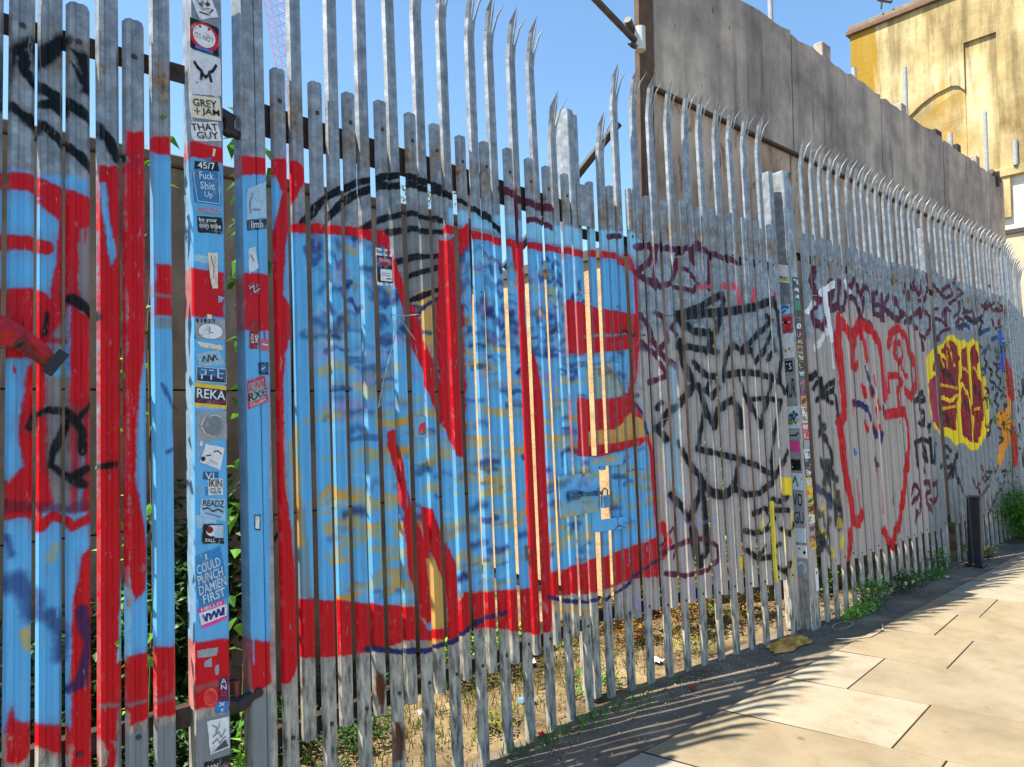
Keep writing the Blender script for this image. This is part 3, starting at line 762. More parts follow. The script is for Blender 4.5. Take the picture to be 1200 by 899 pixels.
# right leaf
fill_section(rootL2, MF2, [.0135+.1545*k for k in range(1, 12)], [.103]+[.091+.1545*k for k in range(1, 11)], low=(0,), bolt_z=(2.60, .42), nb=3, wd=.0302)
link('pale', pale_mesh('cut_pale', 1.235, 2.90, False, MF2, 71, .0288), rootL2, (.0135, 0, 0))['label'] = 'pale cut short above the lock slot'
link('pale', pale_mesh('cut_pale', -.02, .955, False, MF2, 72, .0288), rootL2, (.0135, 0, 0))['label'] = 'pale cut short below the lock slot'
rail(rootL2, -.08, 1.80, 2.56, 2.62); rail(rootL2, -.08, 1.80, .40, .46)
# right panels
def panel(root, xs, n, mat, nb):
    fill_section(root, mat, [xs+.078+.155*k for k in range(n-1)], [xs+.155*k for k in range(n)], bolt_z=(2.72, .42), nb=nb, wd=.0310)
    rail(root, xs-.12, xs+.155*n, 2.68, 2.74); rail(root, xs-.12, xs+.155*n, .40, .46)
panel(rootS3, 5.195, 17, MFS, 4)
# extra short pale next to the post
link('pale', pale_mesh('short_pale', 0, 2.86, False, MFS, 5), rootS3, (5.115, 0, 0))
rootS4 = tag(empty('palisade_fence', mat=smat('S3')), 'far palisade panel with a maroon and yellow bubble letter piece', 'fence')
panel(rootS4, 7.90, 17, MFS, 5)
rootS5 = tag(empty('palisade_fence', mat=Matrix.Translation((10.50, .02, 0)) @ Matrix.Rotation(.16, 4, 'Z') @ Matrix.Rotation(-LEAN, 4, 'X')), 'farthest palisade panel, turning away beyond the last steel post', 'fence')
k5 = NM('painted_steel_far', .5); k5.tc.object = rootS5; oc5 = k5.tc.outputs['Object']
blk = k5.ramp(k5.noise(oc5, 3.2, 3, .5, 1.2), [(.55, 0.), (.58, 1.)])
z5 = k5.sep(oc5)[2]; k5.col(k5.mix(k5.math('MULTIPLY', blk, k5.ramp(k5.math('DIVIDE', z5, 3), [(.6, 1.), (.75, 0.)])), galv(k5, oc5), srgb(24, 24, 28)))
panel(rootS5, .14, 17, k5.m, 6)
# ------------------------------------------------------------ posts and stiles
def post(name, parent, x0, x1, y0, y1, z0, z1, mat, bev=.006):
    mb = MB(); mb.box(x0, x1, y0, y1, z0, z1, 0, bev); return mb.obj(name, mat, parent)
gp1 = tag(empty('gate_post', mat=smat('LS')), 'tall left gate post plastered with stickers from top to bottom', 'gate post', 'gate posts')
post('post', gp1, .728, .838, .0, .085, -.05, 3.17, MF0)
post('stile', rootL1, -.104, -.052, -.002, .070, 0.02, 3.16, MF1, .004)
post('stile', rootL1, -.050, -.014, -.001, .035, 0.02, 3.16, MF1, .003)
post('stile', rootL1, 1.815, 1.868, .02, .118, .02, 3.29, MF1, .004)
post('stile', rootL2, -.098, -.042, .02, .085, .02, 3.29, MF2, .004)
post('stile', rootL2, 1.752, 1.808, .015, .10, .02, 3.29, MF2, .004)
gp2 = tag(empty('gate_post', mat=smat('S3')), 'right gate post with green capped top and two narrow columns of small stickers', 'gate post', 'gate posts')
post('post', gp2, 4.835, 4.955, -.02, .10, -.05, 3.31, MFS)
mbc = MB(); mbc.box(4.915, 4.958, -.023, -.0203, 3.27, 3.313); mbc.obj('green_tape', simple('green_tape', srgb(10, 80, 60), .5), gp2)
mbc = MB(); mbc.box(4.93, 4.957, -.026, -.0235, 3.255, 3.28); mbc.obj('orange_tape', simple('orange_tape', srgb(190, 80, 30), .5), gp2)
tag(post('steel_post', None, 7.735, 7.80, .03, .10, -.05, 3.36, M_GALV), 'plain bright steel post between the two right fence panels', 'fence post', 'plain steel fence posts').matrix_world = smat('S3')
tag(post('steel_post', None, 10.44, 10.50, .02, .10, -.05, 3.42, M_GALV), 'plain steel post at the far end of the last fence panel', 'fence post', 'plain steel fence posts').matrix_world = smat('S3')
# hatch plates at the meeting of the two leaves
mb = MB(); mb.box(-.105, -.012, -.020, -.014, 2.62, 2.86); mb.obj('cover_plate', MF2, rootL2)
mb = MB(); mb.box(-.100, -.03, -.019, -.013, .9, 1.32); mb.box(-.03, .16, -.019, -.013, 1.26, 1.33); mb.box(-.03, .16, -.019, -.013, .90, .965); mb.obj('lock_frame', MF2, rootL2)
mb = MB(); mb.box(1.545, 1.86, -.020, -.014, 1.02, 1.235); mb.obj('lock_plate', MF1, rootL1)
MLK = simple('lock_steel', srgb(52, 92, 124), .4, .4, 30, .3)
mb = MB(); mb.tube([(1.60, -.035, 1.13), (1.88, -.035, 1.118)], .010, 8); mb.box(1.60, 1.70, -.036, -.026, 1.105, 1.15)
mb.tube([(1.71, -.02, 1.13), (1.71, -.05, 1.13)], .014, 8); mb.tube([(1.84, -.02, 1.12), (1.84, -.05, 1.12)], .014, 8)
mb.obj('sliding_bolt', MLK, rootL1)
pad = tag(empty('padlock', mat=smat('L2')), 'blue painted padlock hanging at the open lock slot of the gate', 'padlock')
mb = MB(); mb.box(-.034, .022, -.045, -.022, 1.03, 1.10, 0, .004); mb.obj('body', simple('padlock_paint', srgb(74, 134, 176), .5, .3, 20), pad)
mb = MB(); mb.tube([(-.026, -.034, 1.098), (-.026, -.034, 1.125), (-.008, -.034, 1.137), (.012, -.034, 1.125), (.012, -.034, 1.098)], .004, 6); mb.obj('shackle', MLK, pad)
# hinges beside the left gate post
M_HINGE = simple('hinge_iron', srgb(46, 36, 36), .6, .4, 40)
h1 = link('gate_hinge', MB().tube([(.83, .03, 2.665), (.885, .03, 2.645)], .022, 10).mesh('gate_hinge', M_HINGE), rootL1); h1.matrix_parent_inverse = smat('L1').inverted() @ smat('LS'); h1['label'] = 'dark upper hinge'
mb = MB(); mb.tube([(.865, .025, 2.645), (.865, .025, 2.585)], [.019, .019], 10); mb.tube([(.85, .025, 2.605), (.925, .02, 2.585)], [.021, .014], 8); mb.obj('pin', M_HINGE, h1)
h2 = link('gate_hinge', MB().tube([(.83, .03, .60), (.88, .02, .595), (.925, .005, .62)], [.030, .026, .016], 10).mesh('gate_hinge', M_HINGE), rootL1); h2.matrix_parent_inverse = smat('L1').inverted() @ smat('LS'); h2['label'] = 'dark lower strap hinge'
mb = MB(); mb.tube([(.868, .03, .60), (.868, .03, .672)], .011, 10); mb.obj('pin', simple('pin_red', srgb(120, 60, 56), .6), h2)
mb = MB(); mb.tube([(.93, -.012, .625), (.93, .01, .625)], .016, 8); mb.obj('nut', M_HINGE, h2)
# ------------------------------------------------------------ stickers on the posts
STICKERS=[('LS',[[0.729,3.045],[0.798,3.066],[0.826,3.001],[0.762,2.965]],'w',[('s',[(0.2,0.9),(0.35,0.5),(0.5,0.75),(0.65,0.5),(0.8,0.85)],0.05,'g'),('s',[(0.15,0.3),(0.5,0.15),(0.85,0.35)],0.06,'k'),('e',0.35,0.6,0.1,0.08,'k'),('e',0.7,0.6,0.1,0.08,'k'),('s',[(0.3,0.4),(0.7,0.4)],0.05,'g')],'white sticker with a scribbled grinning face'),
('LS',[[0.728,2.965],[0.826,2.96],[0.825,2.852],[0.724,2.856]],'k',[('e',0.5,0.5,0.5,0.47,'r'),('e',0.5,0.52,0.38,0.37,'w'),('t','ITS NOT',0.18,0.38,0.82,0.56,'g'),('r',0.2,0.02,0.8,0.12,'b'),('e',0.35,0.8,0.04,0.04,'k'),('e',0.65,0.8,0.04,0.04,'k')],'black sticker with a red ringed white disc'),
('LS',[[0.727,2.851],[0.831,2.848],[0.832,2.711],[0.726,2.689]],'v',[('s',[(0.15,0.72),(0.25,0.62),(0.38,0.55),(0.36,0.36)],0.08,'k'),('s',[(0.85,0.78),(0.74,0.62),(0.62,0.55),(0.68,0.34)],0.08,'k'),('s',[(0.36,0.53),(0.5,0.42),(0.64,0.53)],0.07,'k'),('r',0.2,0.25,0.24,0.28,'k')],'white sticker with a black horned emblem'),
('LS',[[0.723,2.685],[0.826,2.7],[0.832,2.619],[0.731,2.607]],'c',[('t','GREY',0.1,0.52,0.88,0.86,'k'),('t','JAM',0.36,0.12,0.95,0.48,'k'),('s',[(0.12,0.3),(0.3,0.3)],0.03,'k'),('s',[(0.21,0.15),(0.21,0.46)],0.03,'k')],'cream sticker reading GREY + JAM'),
('LS',[[0.719,2.587],[0.819,2.612],[0.831,2.546],[0.735,2.525]],'w',[('t','THAT',0.06,0.54,0.95,0.92,'k'),('t','GUY',0.18,0.1,0.92,0.48,'k')],'white sticker reading THAT GUY'),
('LS',[[0.74,2.454],[0.817,2.467],[0.823,2.436],[0.74,2.427]],'k',[('t','45/7',0.12,0.12,0.85,0.92,'w')],None),
('LS',[[0.729,2.425],[0.826,2.437],[0.827,2.315],[0.739,2.31]],'b2',[('t','Fuck',0.25,0.72,0.75,0.94,'l'),('t','Shit',0.25,0.42,0.75,0.64,'l'),('t','Up',0.38,0.14,0.68,0.36,'l'),('s',[(0.04,0.98),(0.1,0.04),(0.94,0.03),(0.93,0.98)],0.02,'l')],None),
('LS',[[0.739,2.295],[0.824,2.305],[0.827,2.281],[0.739,2.272]],'b3',[('t','PIZZA',0.1,0.1,0.95,0.9,'p')],None),
('LS',[[0.746,2.264],[0.83,2.272],[0.832,2.213],[0.749,2.207]],'k',[('t','be your',0.06,0.6,0.78,0.92,'w'),('t','own tribe',0.06,0.3,0.92,0.6,'w'),('t','@tribe',0.62,0.06,0.94,0.2,'g')],'black sticker reading be your own tribe'),
('LS',[[0.779,2.141],[0.814,2.143],[0.812,2.019],[0.792,2.017]],'c',[('s',[(0.3,0.9),(0.5,0.6),(0.4,0.3)],0.05,'n'),('s',[(0.7,0.9),(0.6,0.5),(0.7,0.2)],0.05,'p')],'torn cream paper remnant'),
('LS',[[0.735,1.909],[0.834,1.911],[0.836,1.842],[0.737,1.84]],'g2',[('r',0.05,0.8,0.12,1,'k'),('r',0.2,0.8,0.24,1,'k'),('r',0.3,0.82,0.38,1,'k'),('r',0.45,0.8,0.5,1,'k'),('r',0.58,0.8,0.66,1,'k'),('e',0.5,0.38,0.4,0.38,'w'),('t','L',0.45,0.3,0.6,0.6,'g')],None),
('LS',[[0.74,1.831],[0.818,1.821],[0.827,1.803],[0.756,1.812]],'c',[],None),
('LS',[[0.737,1.79],[0.815,1.806],[0.832,1.753],[0.745,1.747]],'b4',[('s',[(0.2,0.3),(0.3,0.7),(0.4,0.3),(0.5,0.75),(0.6,0.3),(0.7,0.7),(0.8,0.35)],0.05,'k'),('s',[(0.3,0.25),(0.8,0.65)],0.03,'k')],None),
('LS',[[0.738,1.747],[0.839,1.74],[0.838,1.688],[0.737,1.695]],'l',[('r',0.03,0.06,0.97,0.94,'n'),('r',0.03,0.4,0.97,0.94,'n2'),('s',[(0.18,0.8),(0.3,0.8),(0.3,0.5),(0.18,0.5),(0.18,0.2)],0.05,'l'),('s',[(0.42,0.8),(0.55,0.8)],0.05,'l'),('s',[(0.48,0.2),(0.48,0.5)],0.05,'l'),('s',[(0.7,0.9),(0.7,0.35),(0.85,0.35)],0.05,'l'),('s',[(0.7,0.65),(0.88,0.65)],0.05,'l')],'blue sticker with white angular letters'),
('LS',[[0.733,1.691],[0.84,1.679],[0.836,1.601],[0.73,1.612]],'y',[('r',0.02,0.16,0.98,0.82,'n'),('t','REKA',0.07,0.38,0.95,0.78,'w'),('t','ALL THAT JAZZ',0.07,0.2,0.95,0.33,'r')],'black and yellow sticker reading REKA'),
('LS',[[0.738,1.592],[0.836,1.594],[0.837,1.497],[0.74,1.495]],'g2',[('s',[(0.25,0.8),(0.12,0.5),(0.3,0.2),(0.6,0.15)],0.06,'c2'),('s',[(0.4,0.8),(0.6,0.9),(0.8,0.8)],0.04,'l'),('e',0.55,0.5,0.3,0.35,'g')],'half peeled grey sticker'),
('LS',[[0.767,1.485],[0.828,1.468],[0.813,1.393],[0.747,1.426]],'w',[('s',[(0.5,0.7),(0.7,0.8),(0.9,0.7)],0.05,'n'),('s',[(0.2,0.4),(0.4,0.5)],0.05,'k'),('e',0.1,0.2,0.1,0.12,'k'),('s',[(0.4,0.3),(0.8,0.2)],0.03,'p')],'crumpled white paper scrap'),
('LS',[[0.758,1.391],[0.808,1.388],[0.807,1.362],[0.757,1.366]],'n2',[('t','VI',0.1,0.1,0.7,0.9,'l')],None),
('LS',[[0.773,1.369],[0.821,1.364],[0.822,1.31],[0.772,1.313]],'w',[('t','IKIN',0.06,0.48,0.94,0.92,'k'),('t','CLG',0.15,0.08,0.85,0.42,'k')],'small white sticker reading CLG'),
('LS',[[0.749,1.304],[0.829,1.295],[0.828,1.219],[0.745,1.248]],'l2',[('t','READZ',0.1,0.6,0.95,0.92,'n'),('s',[(0.1,0.4),(0.3,0.5),(0.5,0.35),(0.7,0.5),(0.9,0.4)],0.07,'n'),('s',[(0.2,0.2),(0.8,0.15)],0.05,'b')],'pale blue sticker with navy scribble'),
('LS',[[0.756,1.219],[0.822,1.211],[0.822,1.145],[0.75,1.155]],'k',[('e',0.45,0.65,0.3,0.28,'w'),('e',0.32,0.7,0.17,0.17,'m'),('r',0.55,0.3,0.98,0.95,'l2'),('t','RED',0.58,0.55,0.95,0.85,'w'),('t','FALL',0.15,0.08,0.6,0.26,'w')],'black and white sticker with a dark red blot'),
('LS',[[0.717,1.112],[0.81,1.138],[0.839,0.966],[0.742,0.945]],'c4',[('t','I',0.44,0.86,0.5,0.97,'l'),('t','COULD',0.1,0.64,0.9,0.82,'l'),('t','PUNCH',0.08,0.44,0.92,0.62,'l'),('t','DAMIEN',0.06,0.24,0.97,0.42,'l'),('t','FIRST',0.14,0.05,0.88,0.22,'l')],'blue sticker reading I COULD PUNCH DAMIEN FIRST'),
('LS',[[0.736,0.946],[0.819,0.959],[0.831,0.894],[0.748,0.877]],'mg',[('r',0,0.18,1,0.76,'w'),('t','HELLO',0.1,0.8,0.9,0.97,'w'),('s',[(0.12,0.62),(0.22,0.3),(0.28,0.6),(0.38,0.55),(0.38,0.3),(0.55,0.6),(0.6,0.3),(0.72,0.62),(0.78,0.3),(0.92,0.62),(0.88,0.28)],0.09,'n3')],'magenta hello name sticker with blue tag'),
('LS',[[0.751,0.687],[0.797,0.675],[0.796,0.615],[0.75,0.628]],'r2',[('e',0.5,0.5,0.5,0.5,'o'),('e',0.5,0.5,0.36,0.36,'r'),('t','ECO',0.2,0.4,0.8,0.6,'o')],None),
('LS',[[0.8,0.708],[0.83,0.703],[0.832,0.621],[0.799,0.63]],'m2',[('t','A',0.2,0.75,0.8,0.95,'l'),('t','N',0.2,0.5,0.8,0.7,'l'),('t','B',0.2,0.25,0.8,0.45,'r2')],None),
('LS',[[0.791,0.633],[0.829,0.625],[0.826,0.59],[0.787,0.595]],'b5',[('s',[(0.3,0.9),(0.7,0.6)],0.08,'w'),('s',[(0.3,0.6),(0.7,0.9)],0.08,'w'),('s',[(0.6,0.1),(0.45,0.3),(0.7,0.3)],0.08,'w')],None),
('LS',[[0.762,0.578],[0.831,0.573],[0.832,0.474],[0.77,0.468]],'w',[('s',[(0.2,0.85),(0.4,0.75),(0.35,0.6),(0.55,0.8)],0.03,'g'),('s',[(0.2,0.5),(0.5,0.6),(0.6,0.4),(0.8,0.6)],0.04,'g'),('s',[(0.15,0.3),(0.4,0.4),(0.5,0.25),(0.8,0.4)],0.04,'g'),('g',[(0.15,0.05),(0.8,0.3),(0.95,0.05)],'g3')],'white scribbled paper with grey corner'),
('LS',[[0.751,0.449],[0.835,0.448],[0.837,0.39],[0.75,0.401]],'k',[('t','SAN',0.1,0.45,0.5,0.75,'w'),('t','FUS',0.5,0.2,0.9,0.5,'o2')],None),
('L1',[[-0.091,2.39],[-0.018,2.434],[-0.018,2.3],[-0.093,2.277]],'l2',[('s',[(0.2,0.2),(0.15,0.5),(0.3,0.8)],0.05,'g'),('s',[(0.4,0.7),(0.6,0.5),(0.8,0.8)],0.04,'l'),('s',[(0.3,0.3),(0.7,0.25)],0.04,'g')],'pale crackled sticker'),
('L1',[[-0.093,2.277],[-0.018,2.294],[-0.019,2.259],[-0.093,2.239]],'n4',[('t','limb',0.2,0.15,0.8,0.9,'l')],None),
('L1',[[-0.088,2.175],[-0.063,2.185],[-0.051,2.109],[-0.09,2.079]],'l',[('s',[(0.3,0.7),(0.6,0.4)],0.08,'g')],None),
('L1',[[-0.091,2.054],[-0.043,2.048],[-0.05,2.01],[-0.092,2.005]],'m3',[('s',[(0.1,0.5),(0.4,0.8),(0.5,0.2),(0.9,0.6)],0.07,'l')],None),
('L1',[[-0.09,1.92],[-0.055,1.919],[-0.057,1.815],[-0.092,1.813]],'m3',[('t','EL NI',0.2,0.2,0.85,0.5,'w')],None),
('L1',[[-0.05,1.849],[-0.018,1.851],[-0.019,1.81],[-0.051,1.809]],'p2',[('s',[(0.2,0.6),(0.8,0.5)],0.12,'l')],None),
('L1',[[-0.059,1.766],[-0.023,1.767],[-0.024,1.724],[-0.059,1.723]],'n4',[('e',0.5,0.5,0.4,0.4,'n2'),('s',[(0.3,0.4),(0.6,0.6)],0.1,'l')],None),
('L1',[[-0.104,1.698],[-0.037,1.72],[-0.026,1.628],[-0.103,1.599]],'r3',[('r',0.06,0.2,0.94,0.9,'g4'),('t','AUNIM',0.06,0.56,0.94,0.88,'r'),('t','RXE',0.06,0.24,0.94,0.54,'k2'),('t','GALLERY',0.1,0.04,0.9,0.16,'l')],'red framed sticker'),
('L1',[[-0.085,1.231],[-0.063,1.229],[-0.065,1.173],[-0.086,1.179]],'k',[('r',0.1,0.1,0.8,0.9,'w')],None),
('L1p',[[0.454,2.261],[0.536,2.265],[0.541,2.11],[0.453,2.105]],'w',[('t','for a P',0.04,0.86,0.98,0.97,'k'),('r',0.04,0.08,0.96,0.8,'k'),('e',0.3,0.68,0.16,0.07,'pk'),('e',0.65,0.66,0.2,0.08,'pk'),('e',0.5,0.58,0.3,0.06,'m3'),('e',0.2,0.54,0.12,0.07,'n2'),('r',0.22,0.12,0.9,0.44,'w'),('r',0.3,0.32,0.8,0.34,'g'),('r',0.3,0.26,0.8,0.28,'g'),('r',0.55,0.17,0.85,0.2,'k')],'small black and pink poster'),
('L1p',[[0.618,1.565],[0.689,1.562],[0.692,1.468],[0.62,1.467]],'g4',[('r',0.06,0.04,0.94,0.96,'b6'),('g',[(0.3,0.2),(0.45,0.6),(0.9,0.75),(0.9,0.3)],'r3'),('g',[(0.3,0.15),(0.9,0.3),(0.85,0.15)],'n2')],None)]

SC_ = {'w':(226,226,228),'k':(14,14,18),'g':(120,124,132),'g2':(150,156,160),'g3':(70,70,84),'g4':(140,160,172),'r':(200,24,30),'r2':(196,20,24),'r3':(206,40,54),'b':(60,110,190),
 'b2':(52,118,172),'b3':(120,170,205),'b4':(150,186,210),'b5':(30,120,200),'b6':(110,165,200),'v':(212,212,220),'c':(226,214,190),'c2':(206,186,176),'c4':(34,130,190),'n':(20,34,66),'n2':(40,92,140),
 'n3':(20,40,140),'n4':(24,44,64),'l':(200,216,226),'l2':(160,196,220),'p':(190,120,150),'p2':(196,90,110),'pk':(200,110,140),'y':(236,190,40),'m':(120,14,24),'m2':(90,24,80),'m3':(150,14,30),
 'mg':(226,60,150),'o':(240,60,40),'o2':(230,100,50),'k2':(50,20,30),'gn':(20,120,70),'gl':(170,190,90),'or':(200,130,60)}
_sm = {}
def smt(c):
    if c not in _sm:
        k = NM('print_'+c, .45, 0, .35); a = srgb(*SC_[c])
        n = k.ramp(k.noise(k.pos(), 60, 5, .7), [(.35, .78), (.65, 1.05)]); c2 = k.mix(.8, a, n, 'MULTIPLY'); wr = k.ramp(k.noise(k.pos((1, 1, .7), (7, 3, 1)), 34, 7, .72, .4), [(.54, 0.), (.64, .65)]); k.col(k.mix(wr, c2, srgb(158, 164, 168))); _sm[c] = k.m
    return _sm[c]
_tc = {}
def text_mesh(txt):
    """2D triangles of a text, normalised to 0..1 both ways"""
    if txt in _tc: return _tc[txt]
    cu = bpy.data.curves.new('t', 'FONT'); cu.body = txt; cu.offset = .012; cu.resolution_u = 2
    o = bpy.data.objects.new('t', cu); C.objects.link(o); bpy.context.view_layer.update()
    me = bpy.data.meshes.new_from_object(o.evaluated_get(bpy.context.evaluated_depsgraph_get()))
    v = [(q.co.x, q.co.y) for q in me.vertices]; f = [tuple(p.vertices) for p in me.polygons]
    bpy.data.objects.remove(o); bpy.data.curves.remove(cu); bpy.data.meshes.remove(me)
    xs = [a for a, b in v]; ys = [b for a, b in v]; x0, x1, y0, y1 = min(xs), max(xs), min(ys), max(ys)
    v = [((a-x0)/(x1-x0+1e-6), (b-y0)/(y1-y0+1e-6)) for a, b in v]
    _tc[txt] = (v, f); return _tc[txt]
def sticker(parent, place, quad, bg, shapes, lab, nx=6):
    """place(a, z, d): a point d metres in front of the face"""
    TL, TR, BR, BL = quad
    def bil(u, v):
        a = [(1-u)*BL[k]+u*BR[k] for k in (0, 1)]; b = [(1-u)*TL[k]+u*TR[k] for k in (0, 1)]
        return (1-v)*a[0]+v*b[0], (1-v)*a[1]+v*b[1]
    mb = MB(); d0 = .0006+random.uniform(0, .0012)
    vs = []; n = nx
    for j in range(n+1):
        for i in range(n+1):
            a, z = bil(i/n, j/n); e = 1 if (i in (0, n) and j in (0, n)) else 0; ed = i in (0, n) or j in (0, n)
            vs.append(place(a+(random.uniform(-.0011, .0011) if ed and n > 1 else 0), z+(random.uniform(-.0013, .0013) if ed and n > 1 else 0), d0+random.uniform(0, .0009 if ed else .0002)+(random.choice((0, 0, .001, .005))*e)))
    fs = [(j*(n+1)+i, j*(n+1)+i+1, (j+1)*(n+1)+i+1, (j+1)*(n+1)+i) for j in range(n) for i in range(n)]
    mb.add(vs, fs); me = bpy.data.meshes.new('sticker'); me.from_pydata(mb.v, [], mb.f); me.materials.append(smt(bg))
    o = link('sticker', me, parent)
    if lab: o['label'] = lab
    if not shapes: return o
    pr = MB(); mats = []; 
    def mi(c):
        if c not in mats: mats.append(c)
        return mats.index(c)
    for li, s in enumerate(shapes):
        d = d0+.0022+.0003*li
        def A(pts, faces, c): pr.add([place(*bil(u, v), d) for u, v in pts], faces, mi(c))
        if s[0] == 't':
            v, f = text_mesh(s[1]); A([(s[2]+a*(s[4]-s[2]), s[3]+b*(s[5]-s[3])) for a, b in v], f, s[6])
        elif s[0] == 'e': A([(s[1]+s[3]*math.cos(t), s[2]+s[4]*math.sin(t)) for t in [k*math.pi/12 for k in range(24)]], [tuple(range(24))], s[5])
        elif s[0] == 'r': A([(s[1], s[2]), (s[3], s[2]), (s[3], s[4]), (s[1], s[4])], [(0, 1, 2, 3)], s[5])
        elif s[0] == 'g': A(s[1], [tuple(range(len(s[1])))], s[2])
        elif s[0] == 's':
            P = s[1]; w = s[2]/2
            for (ax, ay), (bx, by) in zip(P, P[1:]):
                L = math.hypot(bx-ax, by-ay)+1e-6; nx_, ny_ = -(by-ay)/L*w, (bx-ax)/L*w; ex, ey = (bx-ax)/L*w*.6, (by-ay)/L*w*.6
                A([(ax+nx_-ex, ay+ny_-ey), (ax-nx_-ex, ay-ny_-ey), (bx-nx_+ex, by-ny_+ey), (bx+nx_+ex, by+ny_+ey)], [(0, 1, 2, 3)], s[3])
    me = bpy.data.meshes.new('print'); me.from_pydata(pr.v, [], pr.f)
    for c in mats: me.materials.append(smt(c))
    me.polygons.foreach_set('material_index', pr.m); link('print', me, o)
    return o
for sec, quad, bg, sh, lab in STICKERS:
    if sec == 'LS': sticker(gp1, lambda a, z, d: (min(max(a, .729), .8375), -d, z), quad, bg, sh, lab)
    elif sec == 'L1': sticker(rootL1, lambda a, z, d: (max(min(a, -.0145), -.1035), -.002-d, z), quad, bg, sh, lab)
    else: sticker(rootL1, lambda a, z, d: (a, -.011-d, z), quad, bg, sh, lab)
_rs = random.Random(99)
for i_ in range(34):
    zz = _rs.uniform(.45, 3.0); xx = _rs.uniform(.732, .815); ww = _rs.uniform(.008, .022); hh = _rs.uniform(.008, .035); an = _rs.uniform(-.3, .3)
    q = [[xx, zz+hh], [xx+ww, zz+hh+an*ww], [xx+ww*_rs.uniform(.5, 1.1), zz-an*ww], [xx+_rs.uniform(-.004, .004), zz]]
    sticker(gp1, lambda a, z, d: (min(max(a, .729), .8375), -d*.3, z), q, _rs.choice(['c', 'w', 'b2', 'g2', 'l2', 'l2', 'b3', 'g4']), [], None, 4)
for (qz, hgt, cc) in ((2.33, .05, 'b3'), (2.10, .03, 'l2'), (1.60, .05, 'l2'), (1.43, .06, 'b3'), (1.20, .05, 'l2'), (.78, .03, 'g2')):
    q = [[.733, qz+hgt], [.80, qz+hgt*.9], [.795, qz], [.735, qz+.006]]
    sticker(gp1, lambda a, z, d: (min(max(a, .729), .8375), -d*.15, z), q, cc, [], None, 8)
# right post: a strip of small stickers on its front and on its left side
r_ = random.Random(5)
def scr(r, c, n=6): 
    return ('s', [(.1+.8*k/(n-1), r.uniform(.2, .8)) for k in range(n)], .12, c)
z = 2.52
pal = [('k', 'l'), ('k', 'w'), ('n', 'l'), ('gn', 'k'), ('k', 'p'), ('k', 'w'), ('k', 'pk'), ('k', 'gl'), ('or', 'k'), ('k', 'c'), ('k', 'gl'), ('k', 'l'), ('m2', 'p'), ('m2', 'k'), ('or', 'k'), ('c', 'm3'), ('c', 'g'), ('r3', 'w'), ('r3', 'l'), ('g2', 'k'), ('l', 'k'), ('k', 'l'), ('k', 'w'), ('y', 'w'), ('y', 'r'), ('gl', 'k'), ('or', 'k'), ('c', 'g3'), ('g2', 'm'), ('or', 'g3'), ('y', 'or')]
for bg, fg in pal:
    h = r_.uniform(.045, .075)
    q = [[4.868+r_.uniform(-.006, .006), z], [4.952, z+r_.uniform(-.008, .004)], [4.952, z-h], [4.868+r_.uniform(-.006, .006), z-h]]
    sticker(gp2, lambda a, zz, d: (min(a, 4.9545), -.02-d, zz), q, bg, [scr(r_, fg), scr(r_, fg, 4), ('t', r_.choice(['OIZ', 'SK8', 'NO', 'UP', 'EK', 'XO', 'TAG']), .12, .2, .9, .8, fg)], None, 1)
    z -= h+.002
# side face (a runs from the back edge to the front edge)
def side(z1, z0, bg, sh, a0=.10, a1=.93, lab=None, sk=0):
    q = [[a0, z1+sk], [a1, z1], [a1, z0], [a0, z0+sk]]
    sticker(gp2, lambda a, zz, d: (4.835-d, .10-a*.12, zz), q, bg, sh, lab, 1)
side(2.60, 2.47, 'w', [('r', .1, .1, .9, .9, 'gl'), ('t', 'GRN', .15, .2, .85, .8, 'k')], .25, .95, 'tilted white and green sticker', .03)
side(2.32, 2.25, 'l', [('e', .5, .5, .45, .48, 'b5'), ('s', [(.2, .4), (.5, .6), (.8, .4)], .1, 'w')], .15, .9)
side(2.23, 2.12, 'r3', [('t', 'OXI', .15, .3, .85, .7, 'l'), scr(r_, 'k', 5)], .1, 1.0, 'red sticker')
side(2.11, 1.93, 'w', [scr(r_, 'c', 4)], .1, 1.0)
side(1.91, 1.83, 'k', [('t', 'KS', .1, .2, .9, .8, 'l')], .2, .8)
side(1.80, 1.62, 'g2', [('t', 'MUR', .05, .1, .95, .9, 'k')], .15, .95)
side(1.58, 1.42, 'l', [scr(r_, 'gn', 7), scr(r_, 'n2', 7), scr(r_, 'gl', 6)], .15, 1.0)
side(1.41, 1.34, 'g2', [scr(r_, 'n', 7)], .2, 1.0)
side(1.33, 1.25, 'mg', [('t', '?', .3, .1, .7, .9, 'b')], .15, .9, 'pink sticker with a question mark')
side(1.20, 1.12, 'k', [scr(r_, 'w', 5)], .3, .9)
side(1.10, .98, 'l', [scr(r_, 'gn', 5)], .3, 1.0)
side(.97, .85, 'g2', [('t', 'VO', .1, .1, .9, .9, 'k')], .2, .95)
side(.84, .73, 'g2', [('t', 'GU', .1, .1, .9, .9, 'k')], .2, .95)
side(.71, .61, 'l', [('e', .5, .5, .48, .5, 'v'), ('t', 'H', .35, .3, .65, .7, 'p')], .2, .95)
side(.59, .50, 'w', [('s', [(.2, .5), (.4, .7)], .2, 'k'), ('s', [(.6, .3), (.8, .5)], .2, 'k')], .2, .95, 'round white sticker with two black wedges')
side(.48, .38, 'g2', [('e', .5, .5, .4, .45, 'l'), ('e', .5, .5, .25, .3, 'g2')], .2, .9)
q = [[4.985, .42], [5.035, .42], [5.035, .26], [4.985, .26]]
sticker(gp2, lambda a, zz, d: (a-.08, -.02-d, zz), q, 'w', [('e', .5, .8, .15, .07, 'k')], 'plain white paper label low on the post', 1)
